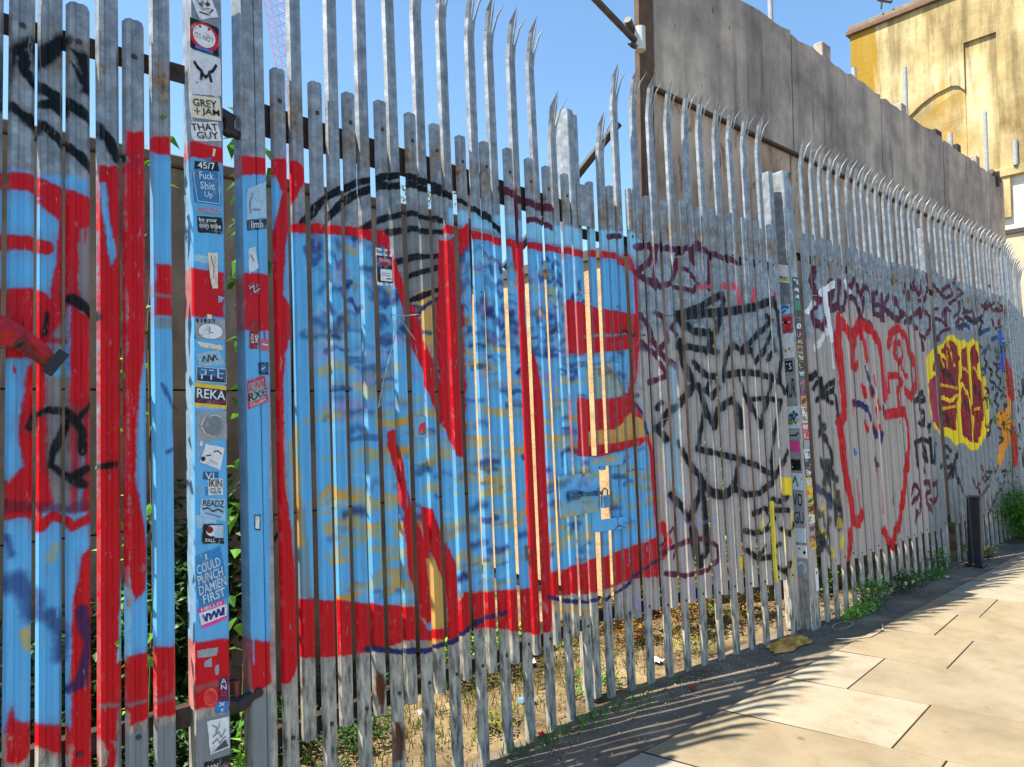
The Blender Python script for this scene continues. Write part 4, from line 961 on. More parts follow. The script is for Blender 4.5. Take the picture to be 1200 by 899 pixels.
# the rusty flap caught on the left pales
fl = tag(empty('steel_flap', mat=smat('LS')), 'bent red and black steel flap sticking out of the left pales', 'bracket')
k = NM('flap_paint', .4); n = k.noise(k.pos(), 14, 5, .6, 1); k.col(k.ramp(n, [(.38, srgb(24, 18, 20)), (.50, srgb(150, 10, 22)), (.7, srgb(190, 16, 30))])); MFL = k.m
mb = MB(); P = [(.06, -.03, 1.85, .05), (.15, -.036, 1.838, .048), (.22, -.045, 1.825, .042), (.265, -.06, 1.79, .04), (.315, -.075, 1.745, .036)]
vs = []
for x, y, z, h in P: vs += [(x, y, z+h), (x+.012, y-.012, z), (x+.004, y, z-h), (x+.004, y+.006, z-h), (x+.012, y-.006, z), (x, y+.006, z+h)]
fs = [(i*6+k_, i*6+(k_+1) % 6, (i+1)*6+(k_+1) % 6, (i+1)*6+k_) for i in range(4) for k_ in range(6)]
mb.add(vs, fs); mb.add(vs[24:30], [(0, 1, 2, 3, 4, 5)]); mb.obj('flap', MFL, fl)
mb = MB(); mb.box(.310, .340, -.095, -.068, 1.70, 1.775, 0, 0, Matrix.Translation((.325, -.08, 1.735)) @ Matrix.Rotation(.6, 4, 'Y') @ Matrix.Translation((-.325, .08, -1.735))); mb.obj('edge', simple('black_edge', (.01, .01, .012), .4), fl)
mb = MB(); mb.tube([(.05, -.03, 1.785), (.17, -.035, 1.785), (.22, -.06, 1.775), (.25, -.075, 1.80), (.27, -.08, 1.77)], .0022, 5); mb.obj('wire', M_BOLT, fl)
# wire ties
def tie(sec, pts, label, r=.0018, mat=None):
    mb = MB(); mb.tube(pts, r, 5); o = mb.obj('wire_tie', mat or M_WIRE); o.matrix_world = smat(sec); tag(o, label, 'wire')
MWD = simple('black_wire', (.02, .02, .022), .5)
tie('L1', [(.64, -.015, 1.89), (.60, -.02, 1.93), (.56, -.02, 1.98), (.52, -.025, 1.87), (.47, -.02, 1.72), (.44, -.015, 1.60), (.455, -.02, 1.62)], 'loose pale wire end below the small poster on the left leaf', .0022)
tie('L1', [(.52, -.016, 1.985), (.60, -.02, 1.99), (.66, -.025, 2.0)], 'short wire twist holding the small poster', .0022)
tie('L2', [(.46, -.015, 2.16), (.53, -.02, 2.14), (.63, -.02, 2.15), (.66, -.016, 2.16)], 'black wire tie above the purple letters right of the big E', .0022, MWD)
tie('L2', [(.75, -.015, 2.12), (.84, -.02, 2.12), (.96, -.02, 2.19)], 'black wire tie under the purple tag', .0022, MWD)
tie('L2', [(1.02, -.02, 2.80), (1.10, -.03, 2.62), (1.22, -.03, 2.45), (1.36, -.03, 2.49)], 'long pale wire end hanging over the top of the right leaf', .002)
tie('L2', [(.66, -.015, 2.52), (.72, -.025, 2.53), (.78, -.02, 2.55)], 'short pale wire tie over the purple letters', .002)
tie('L2', [(.47, -.015, 1.50), (.54, -.025, 1.52), (.62, -.015, 1.49)], 'pale wire tie at chest height on the right leaf', .002)
tie('S3', [(5.05, -.02, 2.38), (5.14, -.03, 2.41), (5.24, -.02, 2.42)], 'pale wire tie beside the right gate post', .002)
# ------------------------------------------------------------ the tall wall behind the fence
k = NM('stained_concrete', .85, 0, .25); po = k.pos()
a = k.ramp(k.noise(po, 1.6, 7, .62), [(.3, srgb(124, 113, 108)), (.5, srgb(168, 154, 144)), (.7, srgb(206, 189, 168))])
s1 = k.ramp(k.noise(k.pos((3.0, 3, .22)), 1.5, 6, .62), [(.36, .66), (.5, .95), (.64, 1.12)]); a = k.mix(.85, a, s1, 'MULTIPLY')
s2 = k.ramp(k.noise(k.pos((7, 7, .5)), 1.6, 5, .6), [(.60, 0.), (.72, 1.)]); a = k.mix(k.math('MULTIPLY', s2, .75), a, srgb(110, 78, 56))
s3 = k.ramp(k.noise(k.pos((2.2, 2, .35), (3, 1, 7)), 1.7, 5, .6), [(.60, 0.), (.75, 1.)]); a = k.mix(k.math('MULTIPLY', s3, .6), a, srgb(184, 176, 166))
sp = k.ramp(k.noise(k.pos((9, 9, 4), (4, 4, 4)), 3, 3, .5), [(.69, 0.), (.72, 1.)]); a = k.mix(k.math('MULTIPLY', sp, .8), a, srgb(62, 46, 38))
k.col(a); k.bump(k.noise(po, 25, 6, .7), .5, .02); M_CONC = k.m
k = NM('brown_board', .85, 0, .2); po = k.pos()
a = k.ramp(k.noise(k.pos((2, 2, .8)), 2.2, 7, .65), [(.3, srgb(136, 108, 88)), (.5, srgb(180, 154, 134)), (.7, srgb(204, 184, 166))])
s2 = k.ramp(k.noise(k.pos((5, 5, 1.6)), 2.4, 6, .65, .6), [(.56, 0.), (.66, 1.)]); a = k.mix(k.math('MULTIPLY', s2, .85), a, srgb(124, 76, 42))
s4 = k.ramp(k.noise(k.pos((8, 8, 3), (9, 0, 2)), 2.6, 4, .6), [(.66, 0.), (.70, 1.)]); a = k.mix(k.math('MULTIPLY', s4, .8), a, srgb(70, 44, 28))
k.col(a); k.bump(k.noise(po, 40, 5, .7), .4, .01); M_BOARD = k.m
wall = tag(empty('concrete_wall', (4.4, 1.0, 0)), 'tall grey brown stained concrete wall towering behind the right side of the fence', 'wall')
def wallpart(name, x0, x1, y0, y1, z0, z1, mat, jag=0, n=14):
    mb = MB(); r = random.Random(int(x0*100)); vs = []; fs = []
    for i in range(n+1):
        x = x0+(x1-x0)*i/n; dz = r.uniform(-jag, jag*.5)
        vs += [(x-4.4, y0-1, z0), (x-4.4, y0-1+r.uniform(0, jag*.2), z1+dz), (x-4.4, y1-1, z1+dz*.6), (x-4.4, y1-1, z0)]
    for i in range(n):
        b = i*4
        for q in range(4): fs.append((b+q, b+(q+1) % 4, b+4+(q+1) % 4, b+4+q))
    fs += [(0, 1, 2, 3), (n*4+3, n*4+2, n*4+1, n*4)]
    mb.add(vs, fs); return mb.obj(name, mat, wall)
for i, (x0, x1) in enumerate([(4.45, 6.66), (6.685, 8.86), (8.885, 11.0), (11.02, 12.95), (12.97, 13.9)]):
    wallpart('concrete_panel', x0, x1, .965, 1.13, 4.115, 5.33-.012*i, M_CONC, .035)
    wallpart('lower_panel', x0, x1-.004, 1.0, 1.13, 0, 4.085, M_BOARD, 0, 4)
wallpart('timber_post', 4.29, 4.445, .98, 1.03, 0, 6.4, simple('old_timber', srgb(96, 72, 54), .85, .35, 9, 0, .5, .01), 0, 2)
mb = MB(); mb.box(-.145, -.113, -.035, .01, 2.9, 6.4); mb.obj('edge_board', simple('edge_board', srgb(84, 66, 50), .8, .4, 5), wall)
mb = MB(); mb.box(.05, 9.4, -.042, -.01, 4.088, 4.112); mb.obj('joint', simple('dark_joint', srgb(80, 62, 50), .9), wall)
MCR = simple('cream_render', srgb(184, 150, 108), .85, .28, 7, 0, .4, .02)
rw = tag(empty('cream_wall', (4.3, 1.1, 0)), 'sunlit cream wall glimpsed through the gaps of the gate', 'wall')
mb = MB(); mb.box(-.15, .12, .02, 6.5, .10, 2.76); mb.obj('render', MCR, rw)
mb = MB(); mb.box(-.12, .12, .02, 6.5, 0, .10); mb.obj('base_gap', M_DARK, rw)  # solid dark strip; its colour stands in for the dark gap at the foot
mb = MB(); mb.box(-.19, .15, .02, 6.5, 2.76, 2.84); mb.obj('coping', simple('coping_dark', srgb(84, 76, 66), .85), rw)
# stubs, pipes and blocks standing on top of the wall
MPI = simple('grey_pipe', srgb(150, 152, 158), .5, .15, 20)
def stub(name, x, z0, z1, w_, mat, label, cat, y=1.06):
    mb = MB()
    if cat == 'pipe': mb.tube([(0, 0, z0), (0, 0, z1)], w_/2, 10)
    else: mb.box(-w_/2, w_/2, -.05, .05, z0, z1, 0, .008)
    o = mb.obj(name, mat, loc=(x, y, 0)); tag(o, label, cat)
stub('pipe', 6.45, 5.25, 6.4, .05, MPI, 'thin grey pipe rising from the wall top nearest the timber post', 'pipe')
stub('concrete_block', 7.55, 5.25, 5.52, .20, M_CONC, 'stubby concrete block on the wall top left of the yellow building', 'block')
stub('pipe', 8.35, 5.25, 5.52, .06, MPI, 'short pale pipe on the wall top just left of the yellow building edge', 'pipe')
stub('pipe', 9.93, 5.2, 6.02, .055, MPI, 'tall pale pipe on the wall top against the middle of the yellow building', 'pipe')
stub('concrete_block', 9.72, 5.2, 5.46, .16, M_CONC, 'small concrete block left of the tall pale pipe', 'block')
stub('concrete_block', 11.0, 5.2, 5.44, .22, M_DARK, 'dark broken block on the wall top in front of the yellow building', 'block')
stub('pipe', 11.62, 5.2, 5.56, .07, MPI, 'short thick pipe between two blocks on the wall top', 'pipe')
stub('concrete_block', 11.85, 5.2, 5.44, .14, M_DARK, 'narrow dark block right of the short thick pipe', 'block')
stub('concrete_block', 12.72, 5.2, 5.46, .16, M_CONC, 'last concrete block on the wall top', 'block')
stub('pipe', 13.35, 5.2, 6.35, .06, MPI, 'tall pale pipe with black clamp at the far end of the wall top', 'pipe')
mb = MB(); mb.tube([(13.30, 1.0, 5.33), (13.45, .98, 5.30), (13.6, .96, 5.22)], .05, 7); mb.tube([(13.5, .96, 5.12), (13.5, .96, 5.36)], .04, 7); tag(mb.obj('clamp', M_BOLT), 'black clamp at the foot of the farthest tall pipe', 'clamp')
# scaffold tube braced against the timber post
sct = tag(empty('scaffold_tube', (4.2, .95, 4.4)), 'rusty scaffold tube slanting out over the gate from the timber post', 'scaffold tube')
MSC = simple('scaffold_steel', srgb(84, 74, 70), .6, .4, 12, .3, .3)
mb = MB(); mb.tube([(-2.3, -.12, .62), (.0, 0, -.02)], .0245, 12); mb.obj('tube', MSC, sct)
scc = tag(empty('scaffold_clamp', (4.2, .95, 4.4)), 'galvanised scaffold clamp on the corner of the timber post', 'clamp')
mb = MB(); mb.tube([(.02, -.02, -.09), (.02, -.02, .09)], .042, 12); mb.obj('collar', simple('clamp_galv', srgb(196, 196, 190), .5, .1, 20, 0), scc)
mb = MB(); mb.tube([(-.03, -.01, -.07), (-.08, -.02, -.075)], .02, 8); mb.tube([(-.08, -.02, -.075), (-.12, -.02, -.085)], .008, 6); mb.tube([(-.10, 0, .12), (.04, .05, .06)], .030, 10); mb.obj('coupler', MSC, scc)
# low shaded wall behind the left panel and the left leaf
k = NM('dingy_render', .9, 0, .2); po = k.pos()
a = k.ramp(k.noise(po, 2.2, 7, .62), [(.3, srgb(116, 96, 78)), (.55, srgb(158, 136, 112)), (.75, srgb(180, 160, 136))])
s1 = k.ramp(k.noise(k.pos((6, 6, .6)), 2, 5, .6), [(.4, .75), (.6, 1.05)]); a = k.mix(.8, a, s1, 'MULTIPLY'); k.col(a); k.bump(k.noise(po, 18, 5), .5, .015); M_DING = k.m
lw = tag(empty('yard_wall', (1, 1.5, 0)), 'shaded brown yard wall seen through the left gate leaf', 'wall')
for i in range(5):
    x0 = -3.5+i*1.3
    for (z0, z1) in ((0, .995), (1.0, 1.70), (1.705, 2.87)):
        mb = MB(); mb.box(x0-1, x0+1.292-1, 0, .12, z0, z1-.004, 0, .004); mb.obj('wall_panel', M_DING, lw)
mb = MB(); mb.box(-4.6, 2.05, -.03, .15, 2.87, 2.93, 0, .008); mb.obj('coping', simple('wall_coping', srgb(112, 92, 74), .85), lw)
# ------------------------------------------------------------ yellow building
k = NM('yellow_render', .9, 0, .15); po = k.pos(); Xp, Yp, Zp = k.sep(po)
a = k.ramp(k.noise(po, .8, 8, .62), [(.34, srgb(136, 118, 82)), (.5, srgb(178, 160, 116)), (.66, srgb(204, 190, 152))])
s1 = k.ramp(k.noise(k.pos((1, 2.6, .30)), 1.6, 7, .65), [(.38, .5), (.52, .95), (.7, 1.08)]); a = k.mix(.85, a, s1, 'MULTIPLY')
hi = k.ramp(k.math('DIVIDE', Zp, 10), [(.62, .2), (.95, 1.)])
s2 = k.ramp(k.noise(k.pos((1, 3.4, .5), (0, 5, 1)), 1.4, 6, .7), [(.50, 0.), (.64, 1.)]); a = k.mix(k.math('MULTIPLY', k.math('MULTIPLY', s2, hi), .85), a, srgb(124, 104, 74))
s3 = k.ramp(k.noise(k.pos((1, 2.2, .8), (0, 9, 3)), 1.3, 5, .6), [(.56, 0.), (.68, 1.)]); a = k.mix(k.math('MULTIPLY', s3, .5), a, srgb(188, 140, 40))
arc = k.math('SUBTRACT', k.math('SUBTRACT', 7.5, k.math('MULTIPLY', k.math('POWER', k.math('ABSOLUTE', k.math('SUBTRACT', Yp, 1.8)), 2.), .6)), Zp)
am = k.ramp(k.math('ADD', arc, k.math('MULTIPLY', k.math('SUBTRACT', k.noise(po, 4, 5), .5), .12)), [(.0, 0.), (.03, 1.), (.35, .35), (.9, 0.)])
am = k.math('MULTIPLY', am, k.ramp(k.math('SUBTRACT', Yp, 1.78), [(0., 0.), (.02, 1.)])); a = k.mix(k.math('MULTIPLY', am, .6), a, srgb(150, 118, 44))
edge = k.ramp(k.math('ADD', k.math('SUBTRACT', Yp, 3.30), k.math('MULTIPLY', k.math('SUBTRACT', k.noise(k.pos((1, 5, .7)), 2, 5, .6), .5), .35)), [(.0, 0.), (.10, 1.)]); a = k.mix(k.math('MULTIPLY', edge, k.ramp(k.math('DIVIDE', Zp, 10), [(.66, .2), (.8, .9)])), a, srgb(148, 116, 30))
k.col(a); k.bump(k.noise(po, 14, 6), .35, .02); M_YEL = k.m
MB().box(-4.6, 2.04, .03, .09, 0, 2.86).obj('gap_blocker', M_DARK, lw)  # unseen sheet added behind the yard wall panels to block light through their gaps
bl = tag(empty('yellow_building', (15, 0, 0)), 'big sunlit yellow rendered building rising behind the end of the wall', 'building')
def bpart(name, x0, x1, y0, y1, z0, z1, mat, bev=0):
    mb = MB(); mb.box(x0-15, x1-15, y0, y1, z0, z1, 0, bev); return mb.obj(name, mat, bl)
mb = MB(); pr_ = [(3.87, 5.8), (3.87, 9.34), (1.80, 9.34), (1.80, 7.46), (1.90, 7.58), (2.02, 7.62), (2.3, 7.56), (2.55, 7.44), (2.8, 7.25), (3.0, 6.95), (3.1, 6.5), (3.12, 5.8)]
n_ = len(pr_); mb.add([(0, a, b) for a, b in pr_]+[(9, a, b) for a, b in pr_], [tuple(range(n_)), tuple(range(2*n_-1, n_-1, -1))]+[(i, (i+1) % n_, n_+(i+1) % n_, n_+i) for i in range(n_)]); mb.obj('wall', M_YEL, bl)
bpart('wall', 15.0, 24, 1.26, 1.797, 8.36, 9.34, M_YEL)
bpart('recess', 15.05, 23.9, 1.262, 1.797, 5.8, 8.357, M_YEL); bpart('recess', 15.04, 23.9, 1.80, 3.3, 5.81, 7.7, M_YEL)
bpart('pilaster', 14.93, 24, .80, 1.257, 5.8, 9.345, M_YEL)
bpart('wall', 15.05, 24, -.5, .797, 5.8, 9.33, M_YEL)
MCOP = simple('coping_brown', srgb(104, 82, 68), .8, .2, 6)
bpart('coping', 14.93, 24.1, -.5, 3.94, 9.347, 9.43, MCOP, .01); bpart('roof_edge', 14.95, 24.05, -.5, 3.90, 9.432, 9.53, simple('roof_edge', srgb(124, 108, 90), .8), .01)
mb = MB(); vs = [(-.02, 1.80, 6.9), (-.02, 3.0, 6.3), (-.02, 2.6, 6.85), (-.02, 2.2, 7.12), (-.02, 1.80, 7.16)]
# grey lower storey
k = NM('patchy_plaster', .9, 0, .2); po = k.pos()
k.col(k.ramp(k.noise(po, 1.7, 6, .6), [(.35, srgb(150, 138, 126)), (.5, srgb(196, 186, 174)), (.7, srgb(216, 208, 198))])); k.bump(k.noise(po, 12, 5), .4, .02); M_PLA = k.m
bpart('lower_wall', 14.98, 24, -.5, 3.85, 0, 4.60, simple('beige_plaster', srgb(186, 168, 142), .9, .15, 3)); bpart('lower_wall', 15.0, 24, -.5, 3.85, 4.68, 5.64, M_PLA)
bpart('ledge', 14.90, 24, -.5, 3.9, 5.64, 5.797, M_YEL, .01); bpart('ledge', 14.94, 24, -.5, 3.9, 4.603, 4.677, M_BOLT)
bpart('pillar', 14.93, 14.997, 1.12, 1.26, 4.9, 5.637, M_YEL)
bpart('opening', 14.975, 14.999, .60, .86, 5.02, 5.36, simple('dark_hole', srgb(40, 34, 32), .9), .08)
stub('pipe', 14.9, 5.80, 6.25, .08, MPI, 'short pale pipe on the ledge of the yellow building', 'pipe', y=1.02)
mb = MB(); mb.tube([(14.9, 3.2, 9.6), (14.9, 3.18, 9.8)], .02, 6); mb.tube([(14.9, 3.25, 9.82), (14.9, 3.0, 9.66)], .04, 6); tag(mb.obj('floodlight', M_BOLT), 'small black floodlight on the roof edge of the yellow building', 'lamp')
# ------------------------------------------------------------ crane far away
cr = tag(empty('tower_crane', (29, 70, 0)), 'faint pink lattice crane far off in the sky left of the gate', 'crane')
MCRN = simple('crane_paint', srgb(206, 150, 166), .6, .1, 2)
def lattice(name, a, b, wd, n):
    a = Vector(a); b = Vector(b); d = (b-a).normalized(); s_ = d.cross(Vector((0, 0, 1))).normalized() if abs(d.z) < .95 else Vector((1, 0, 0)); t_ = d.cross(s_)
    mb = MB(); cs = [s_*wd/2+t_*wd/2, -s_*wd/2+t_*wd/2, -s_*wd/2-t_*wd/2, s_*wd/2-t_*wd/2]
    for c in cs: mb.tube([a+c, b+c], .05, 4)
    for i in range(n):
        p0 = a+(b-a)*i/n; p1 = a+(b-a)*(i+1)/n
        for q in range(4): mb.tube([p0+cs[q], p1+cs[(q+1) % 4]], .028, 3)
    return mb.obj(name, MCRN, cr)
lattice('jib', (0, 0, 47.3), (2.4, 0, 35.0), 1.5, 12)
lattice('mast', (2.4, 0, 0), (2.4, 0, 35.2), 1.3, 20)
# ------------------------------------------------------------ ground
k = NM('yard_dirt', .95, 0, .1); po = k.pos()
a = k.ramp(k.noise(po, 1.6, 8, .65), [(.38, srgb(58, 48, 36)), (.50, srgb(120, 104, 78)), (.66, srgb(168, 148, 112))])
a = k.mix(k.ramp(k.noise(po, 30, 4, .7), [(.45, 0.), (.7, .6)]), a, srgb(96, 86, 70)); k.col(a); k.bump(k.noise(po, 20, 7, .7), .8, .03); M_DIRT = k.m
g = MB(); g.add([(-400, -400, -.03), (400, -400, -.03), (400, 400, -.03), (-400, 400, -.03)], [(0, 1, 2, 3)])
struct(g.obj('ground', M_DIRT))
def sheet(name, x0, x1, y0f, y1f, z, mat, nx, ny, amp, seed):
    mb = MB(); r = random.Random(seed); vs = []
    for i in range(nx+1):
        x = x0+(x1-x0)*i/nx; ya, yb = y0f(x), y1f(x)
        for j in range(ny+1):
            e = 0 if j in (0, ny) or i in (0, nx) else 1
            vs.append((x, ya+(yb-ya)*j/ny, z+e*r.uniform(-amp, amp)))
    fs = [(i*(ny+1)+j, (i+1)*(ny+1)+j, (i+1)*(ny+1)+j+1, i*(ny+1)+j+1) for i in range(nx) for j in range(ny)]
    mb.add(vs, fs); return struct(mb.obj(name, mat, smooth=True))
sheet('yard_ground', -4, 14.5, lambda x: .12, lambda x: 8, -.004, M_DIRT, 60, 26, .02, 3)
k = NM('asphalt', .9, 0, .25); po = k.pos()
a = k.ramp(k.noise(po, 3, 8, .65), [(.3, srgb(80, 73, 63)), (.5, srgb(108, 98, 86)), (.7, srgb(134, 122, 106))])
cr_ = k.ramp(k.voro(k.pos(), 2.2, 'Distance', 'DISTANCE_TO_EDGE'), [(.0, 1.), (.02, 0.)]); a = k.mix(k.math('MULTIPLY', cr_, .0), a, (.02, .02, .02))
a = k.mix(k.ramp(k.noise(po, 60, 3, .7), [(.5, 0.), (.75, .55)]), a, srgb(82, 72, 62)); 
a = k.mix(k.ramp(k.noise(k.pos((1, 1, 1), (3, 8, 0)), 2.2, 5, .6), [(.58, 0.), (.75, .6)]), a, srgb(164, 148, 120)); k.col(a); k.bump(k.noise(po, 90, 5, .7), .6, .006); M_ASPH = k.m
sheet('asphalt_strip', -4, 24, lambda x: -.34-.0*x, lambda x: .16, .0, M_ASPH, 120, 6, .004, 4)
k = NM('slab_bed', .95, 0, .1); k.col(k.ramp(k.noise(k.pos(), 30, 4), [(.3, srgb(30, 25, 20)), (.7, srgb(56, 46, 34))])); M_BED = k.m
struct(MB().box(-4, 60, -3.6, -.315, -.08, .0098).obj('pavement_bed', M_BED))
k = NM('yorkstone', .8, 0, .3); po = k.pos(); rd = k.rnd()
base = k.ramp(rd, [(0., srgb(134, 121, 98)), (.25, srgb(144, 131, 107)), (.45, srgb(136, 125, 104)), (.6, srgb(148, 137, 115)), (.78, srgb(146, 138, 124)), (1., srgb(151, 144, 133))])
n1 = k.ramp(k.noise(po, 2.6, 8, .62), [(.3, .72), (.5, .98), (.7, 1.12)]); a = k.mix(.9, base, n1, 'MULTIPLY')
a = k.mix(k.ramp(k.noise(k.pos((1, 1, 1), (2, 7, 0)), 7, 6, .65), [(.5, 0.), (.72, .5)]), a, srgb(122, 100, 66))
a = k.mix(k.ramp(k.noise(po, 130, 3, .6), [(.50, 0.), (.72, .35)]), a, srgb(110, 94, 74))
gum = k.voro(k.pos((1, 1, 1), (.3, .2, 0)), 3.1); gm = k.ramp(k.math('ADD', gum, k.math('MULTIPLY', k.noise(po, 24, 3), .05)), [(.072, 1.), (.088, 0.)])
a = k.mix(k.math('MULTIPLY', gm, .6), a, srgb(88, 76, 68))
gm3 = k.ramp(k.math('ADD', k.voro(k.pos((1, 1, 1), (1.3, 9.2, 0)), 5.2), k.math('MULTIPLY', k.noise(po, 40, 3), .06)), [(.085, 1.), (.105, 0.)]); a = k.mix(k.math('MULTIPLY', gm3, .4), a, srgb(90, 80, 68)); a = k.mix(k.ramp(k.noise(k.pos((1, 1, 1), (6, 1, 0)), 1.1, 6, .6), [(.50, 0.), (.72, .35)]), a, srgb(104, 92, 76))
gm2 = k.ramp(k.math('ADD', k.voro(k.pos((1, 1, 1), (5.3, 3.2, 0)), 1.3), k.math('MULTIPLY', k.noise(po, 30, 3), .05)), [(.048, 1.), (.06, 0.)]); a = k.mix(k.math('MULTIPLY', gm2, .8), a, srgb(176, 170, 158))
k.col(a); k.bump(k.noise(po, 45, 7, .7), .35, .004); M_SLAB = k.m
pave = struct(empty('pavement', (0, 0, 0)))
SK = -.29; TL_ = .075
def cross_x(kk, y): return 3.44+.655*kk+(0.03 if kk > 2 else 0)+SK*(y+1.05)
rs = random.Random(8)
mesh_far = MB()
for kk in range(-8, 75):
    first = {-1: -1.30, 0: -1.04, 1: -.60, 2: -.87, 3: -.60, 4: -.68}.get(kk, rs.choice((-.62, -.85, -1.0)))
    ys = [-.315]
    y = first
    while y > -3.5: ys.append(y); y -= rs.choice((.78, .86, .92))
    ys.append(-3.55)
    for y1, y0 in zip(ys, ys[1:]):
        if y1-y0 < .08: continue
        gp = .0085; xc = cross_x(kk, -1.)
        P = []
        for (yy, e) in ((y0+.0045, 1), (y1-.0045, -1)):
            xa = cross_x(kk, yy)+gp; xb = cross_x(kk+1, yy)-gp; 
            tl = TL_ if yy < -.32 else 0
            ya = yy+tl*(xa-xc-.3) if (yy > -3.5 and yy < -.33) else yy; yb = yy+tl*(xb-xc-.3) if (yy > -3.5 and yy < -.33) else yy
            P += [(xa, ya), (xb, yb)]
        (ax, ay), (bx, by), (dx, dy), (cx, cy) = P
        z0 = rs.uniform(.0002, .0012); t = [z0+rs.uniform(-.0006, .0008) for _ in range(4)]
        ring = [(ax, ay), (bx, by), (cx, cy), (dx, dy)]; mx = sum(q[0] for q in ring)/4; my = sum(q[1] for q in ring)/4
        vs = [(x-mx, y-my, -.04) for x, y in ring]+[(x-mx, y-my, .0102+q) for (x, y), q in zip(ring, t)]
        inn = []
        for (x, y), q in zip(ring, t):
            L = math.hypot(mx-x, my-y); inn.append((x-mx+(mx-x)/L*.006, y-my+(my-y)/L*.006, .0114+q))
        vs += inn
        fs = [(0, 1, 5, 4), (1, 2, 6, 5), (2, 3, 7, 6), (3, 0, 4, 7), (4, 5, 9, 8), (5, 6, 10, 9), (6, 7, 11, 10), (7, 4, 8, 11), (8, 9, 10, 11)]
        if kk < 16 and -2 <= kk:
            mb = MB(); mb.add(vs, fs); mb.obj('paving_slab', M_SLAB, pave, loc=(mx, my, 0))
        else: mesh_far.add([(x+mx, y+my, z) for x, y, z in vs], fs)
stuff(mesh_far.obj('paving_slabs_far', M_SLAB, pave))
# kerb and road on the street side (outside this view)
kb = struct(empty('kerb', (0, 0, 0)))
me = MB().box(0, .905, -.15, 0, -.14, .012, 0, .01).mesh('kerb_stone', simple('granite', srgb(150, 146, 140), .8))
for i in range(30): link('kerb_stone', me, kb, (-3+i*.915, -3.56, 0))
struct(MB().box(-30, 60, -11, -3.715, -.2, -.115).obj('road', simple('road_asphalt', (.05, .05, .05), .9, .2, 20)))
# ------------------------------------------------------------ vegetation
def leafmat(name, cols, trans=.35):
    k = NM(name, .5, 0, .35); g_ = k.n.new('ShaderNodeNewGeometry')
    c = k.ramp(g_.outputs['Random Per Island'], [(i/(len(cols)-1), srgb(*q)) for i, q in enumerate(cols)])
    c = k.mix(.5, c, k.ramp(k.noise(k.pos(), 20, 3), [(.3, .7), (.7, 1.15)]), 'MULTIPLY'); k.col(c)
    tr = k.n.new('ShaderNodeBsdfTranslucent'); k.L(c, tr.inputs[0]); mx = k.n.new('ShaderNodeMixShader'); mx.inputs[0].default_value = trans
    out = [q for q in k.n if q.type == 'OUTPUT_MATERIAL'][0]; k.L(k.b.outputs[0], mx.inputs[1]); k.L(tr.outputs[0], mx.inputs[2]); k.L(mx.outputs[0], out.inputs[0]); return k.m
M_LG = leafmat('leaf_green', [(46, 92, 26), (70, 124, 34), (104, 160, 50), (60, 104, 30)])
M_LB = leafmat('leaf_bright', [(96, 150, 40), (130, 184, 60), (160, 206, 90)])
M_LD = leafmat('leaf_dark', [(28, 52, 22), (40, 72, 28), (54, 92, 34)], .2)
M_LO = leafmat('leaf_golden', [(150, 92, 34), (186, 132, 50), (118, 66, 28), (140, 136, 60), (92, 50, 28)])
M_LY = leafmat('leaf_olive', [(110, 116, 44), (136, 134, 62), (84, 98, 36)])
M_STEM = simple('stem', srgb(96, 84, 52), .8, .3, 30, 0, 0)
def leaf(mb, p, size, r, narrow=.45, up=.2, droop=.35):
    a = r.uniform(0, 6.283); el = r.uniform(-.5, .9)+up
    d = Vector((math.cos(a)*math.cos(el), math.sin(a)*math.cos(el), math.sin(el))); s_ = d.cross(Vector((r.uniform(-.4, .4), r.uniform(-.4, .4), 1))).normalized(); n_ = s_.cross(d)
    L = size*r.uniform(.6, 1.3); W_ = L*narrow
    p = Vector(p); m = p+d*L*.45+n_*L*.06; e = p+d*L-n_*L*droop*.5
    mb.add([p, m+s_*W_*.5-n_*L*.04, e, m-s_*W_*.5-n_*L*.04, m], [(0, 1, 4), (1, 2, 4), (2, 3, 4), (3, 0, 4)])
def clump(r, n, fn, size, **kw):
    mb = MB()
    for _ in range(n): leaf(mb, fn(r), size, r, **kw)
    return mb
def blob(cx, cy, cz, rx, ry, rz, r, lumps=9):
    cs = [(cx+r.uniform(-.6, .6)*rx, cy+r.uniform(-.6, .6)*ry, cz+r.uniform(-.6, .6)*rz, r.uniform(.3, .6)) for _ in range(lumps)]
    def f(q):
        c = q.choice(cs); v = Vector((q.gauss(0, 1), q.gauss(0, 1), q.gauss(0, 1))).normalized()*q.uniform(.6, 1.0)**.5*c[3]
        return (c[0]+v.x*rx, c[1]+v.y*ry, max(.005, c[2]+v.z*rz))
    return f
def bush(label, cat, loc, rx, ry, rz, n, size, mat, seed, name='bush', lumps=9, stems=6, group=None, kind=None, **kw):
    r = random.Random(seed); t = tag(empty(name, loc), label, cat, group)
    clump(r, n, blob(0, 0, rz*.95, rx, ry, rz, r, lumps), size, **kw).obj('foliage', mat, t)
    mb = MB()
    for i in range(stems):
        a = r.uniform(0, 6.28); mb.tube([(r.uniform(-.1, .1)*rx, r.uniform(-.1, .1)*ry, -.02), (math.cos(a)*rx*.3, math.sin(a)*ry*.3, rz*.7), (math.cos(a)*rx*.6, math.sin(a)*ry*.6, rz*1.3)], [.012*rz, .009*rz, .004*rz], 5)
    mb.obj('stem', M_STEM, t); return t
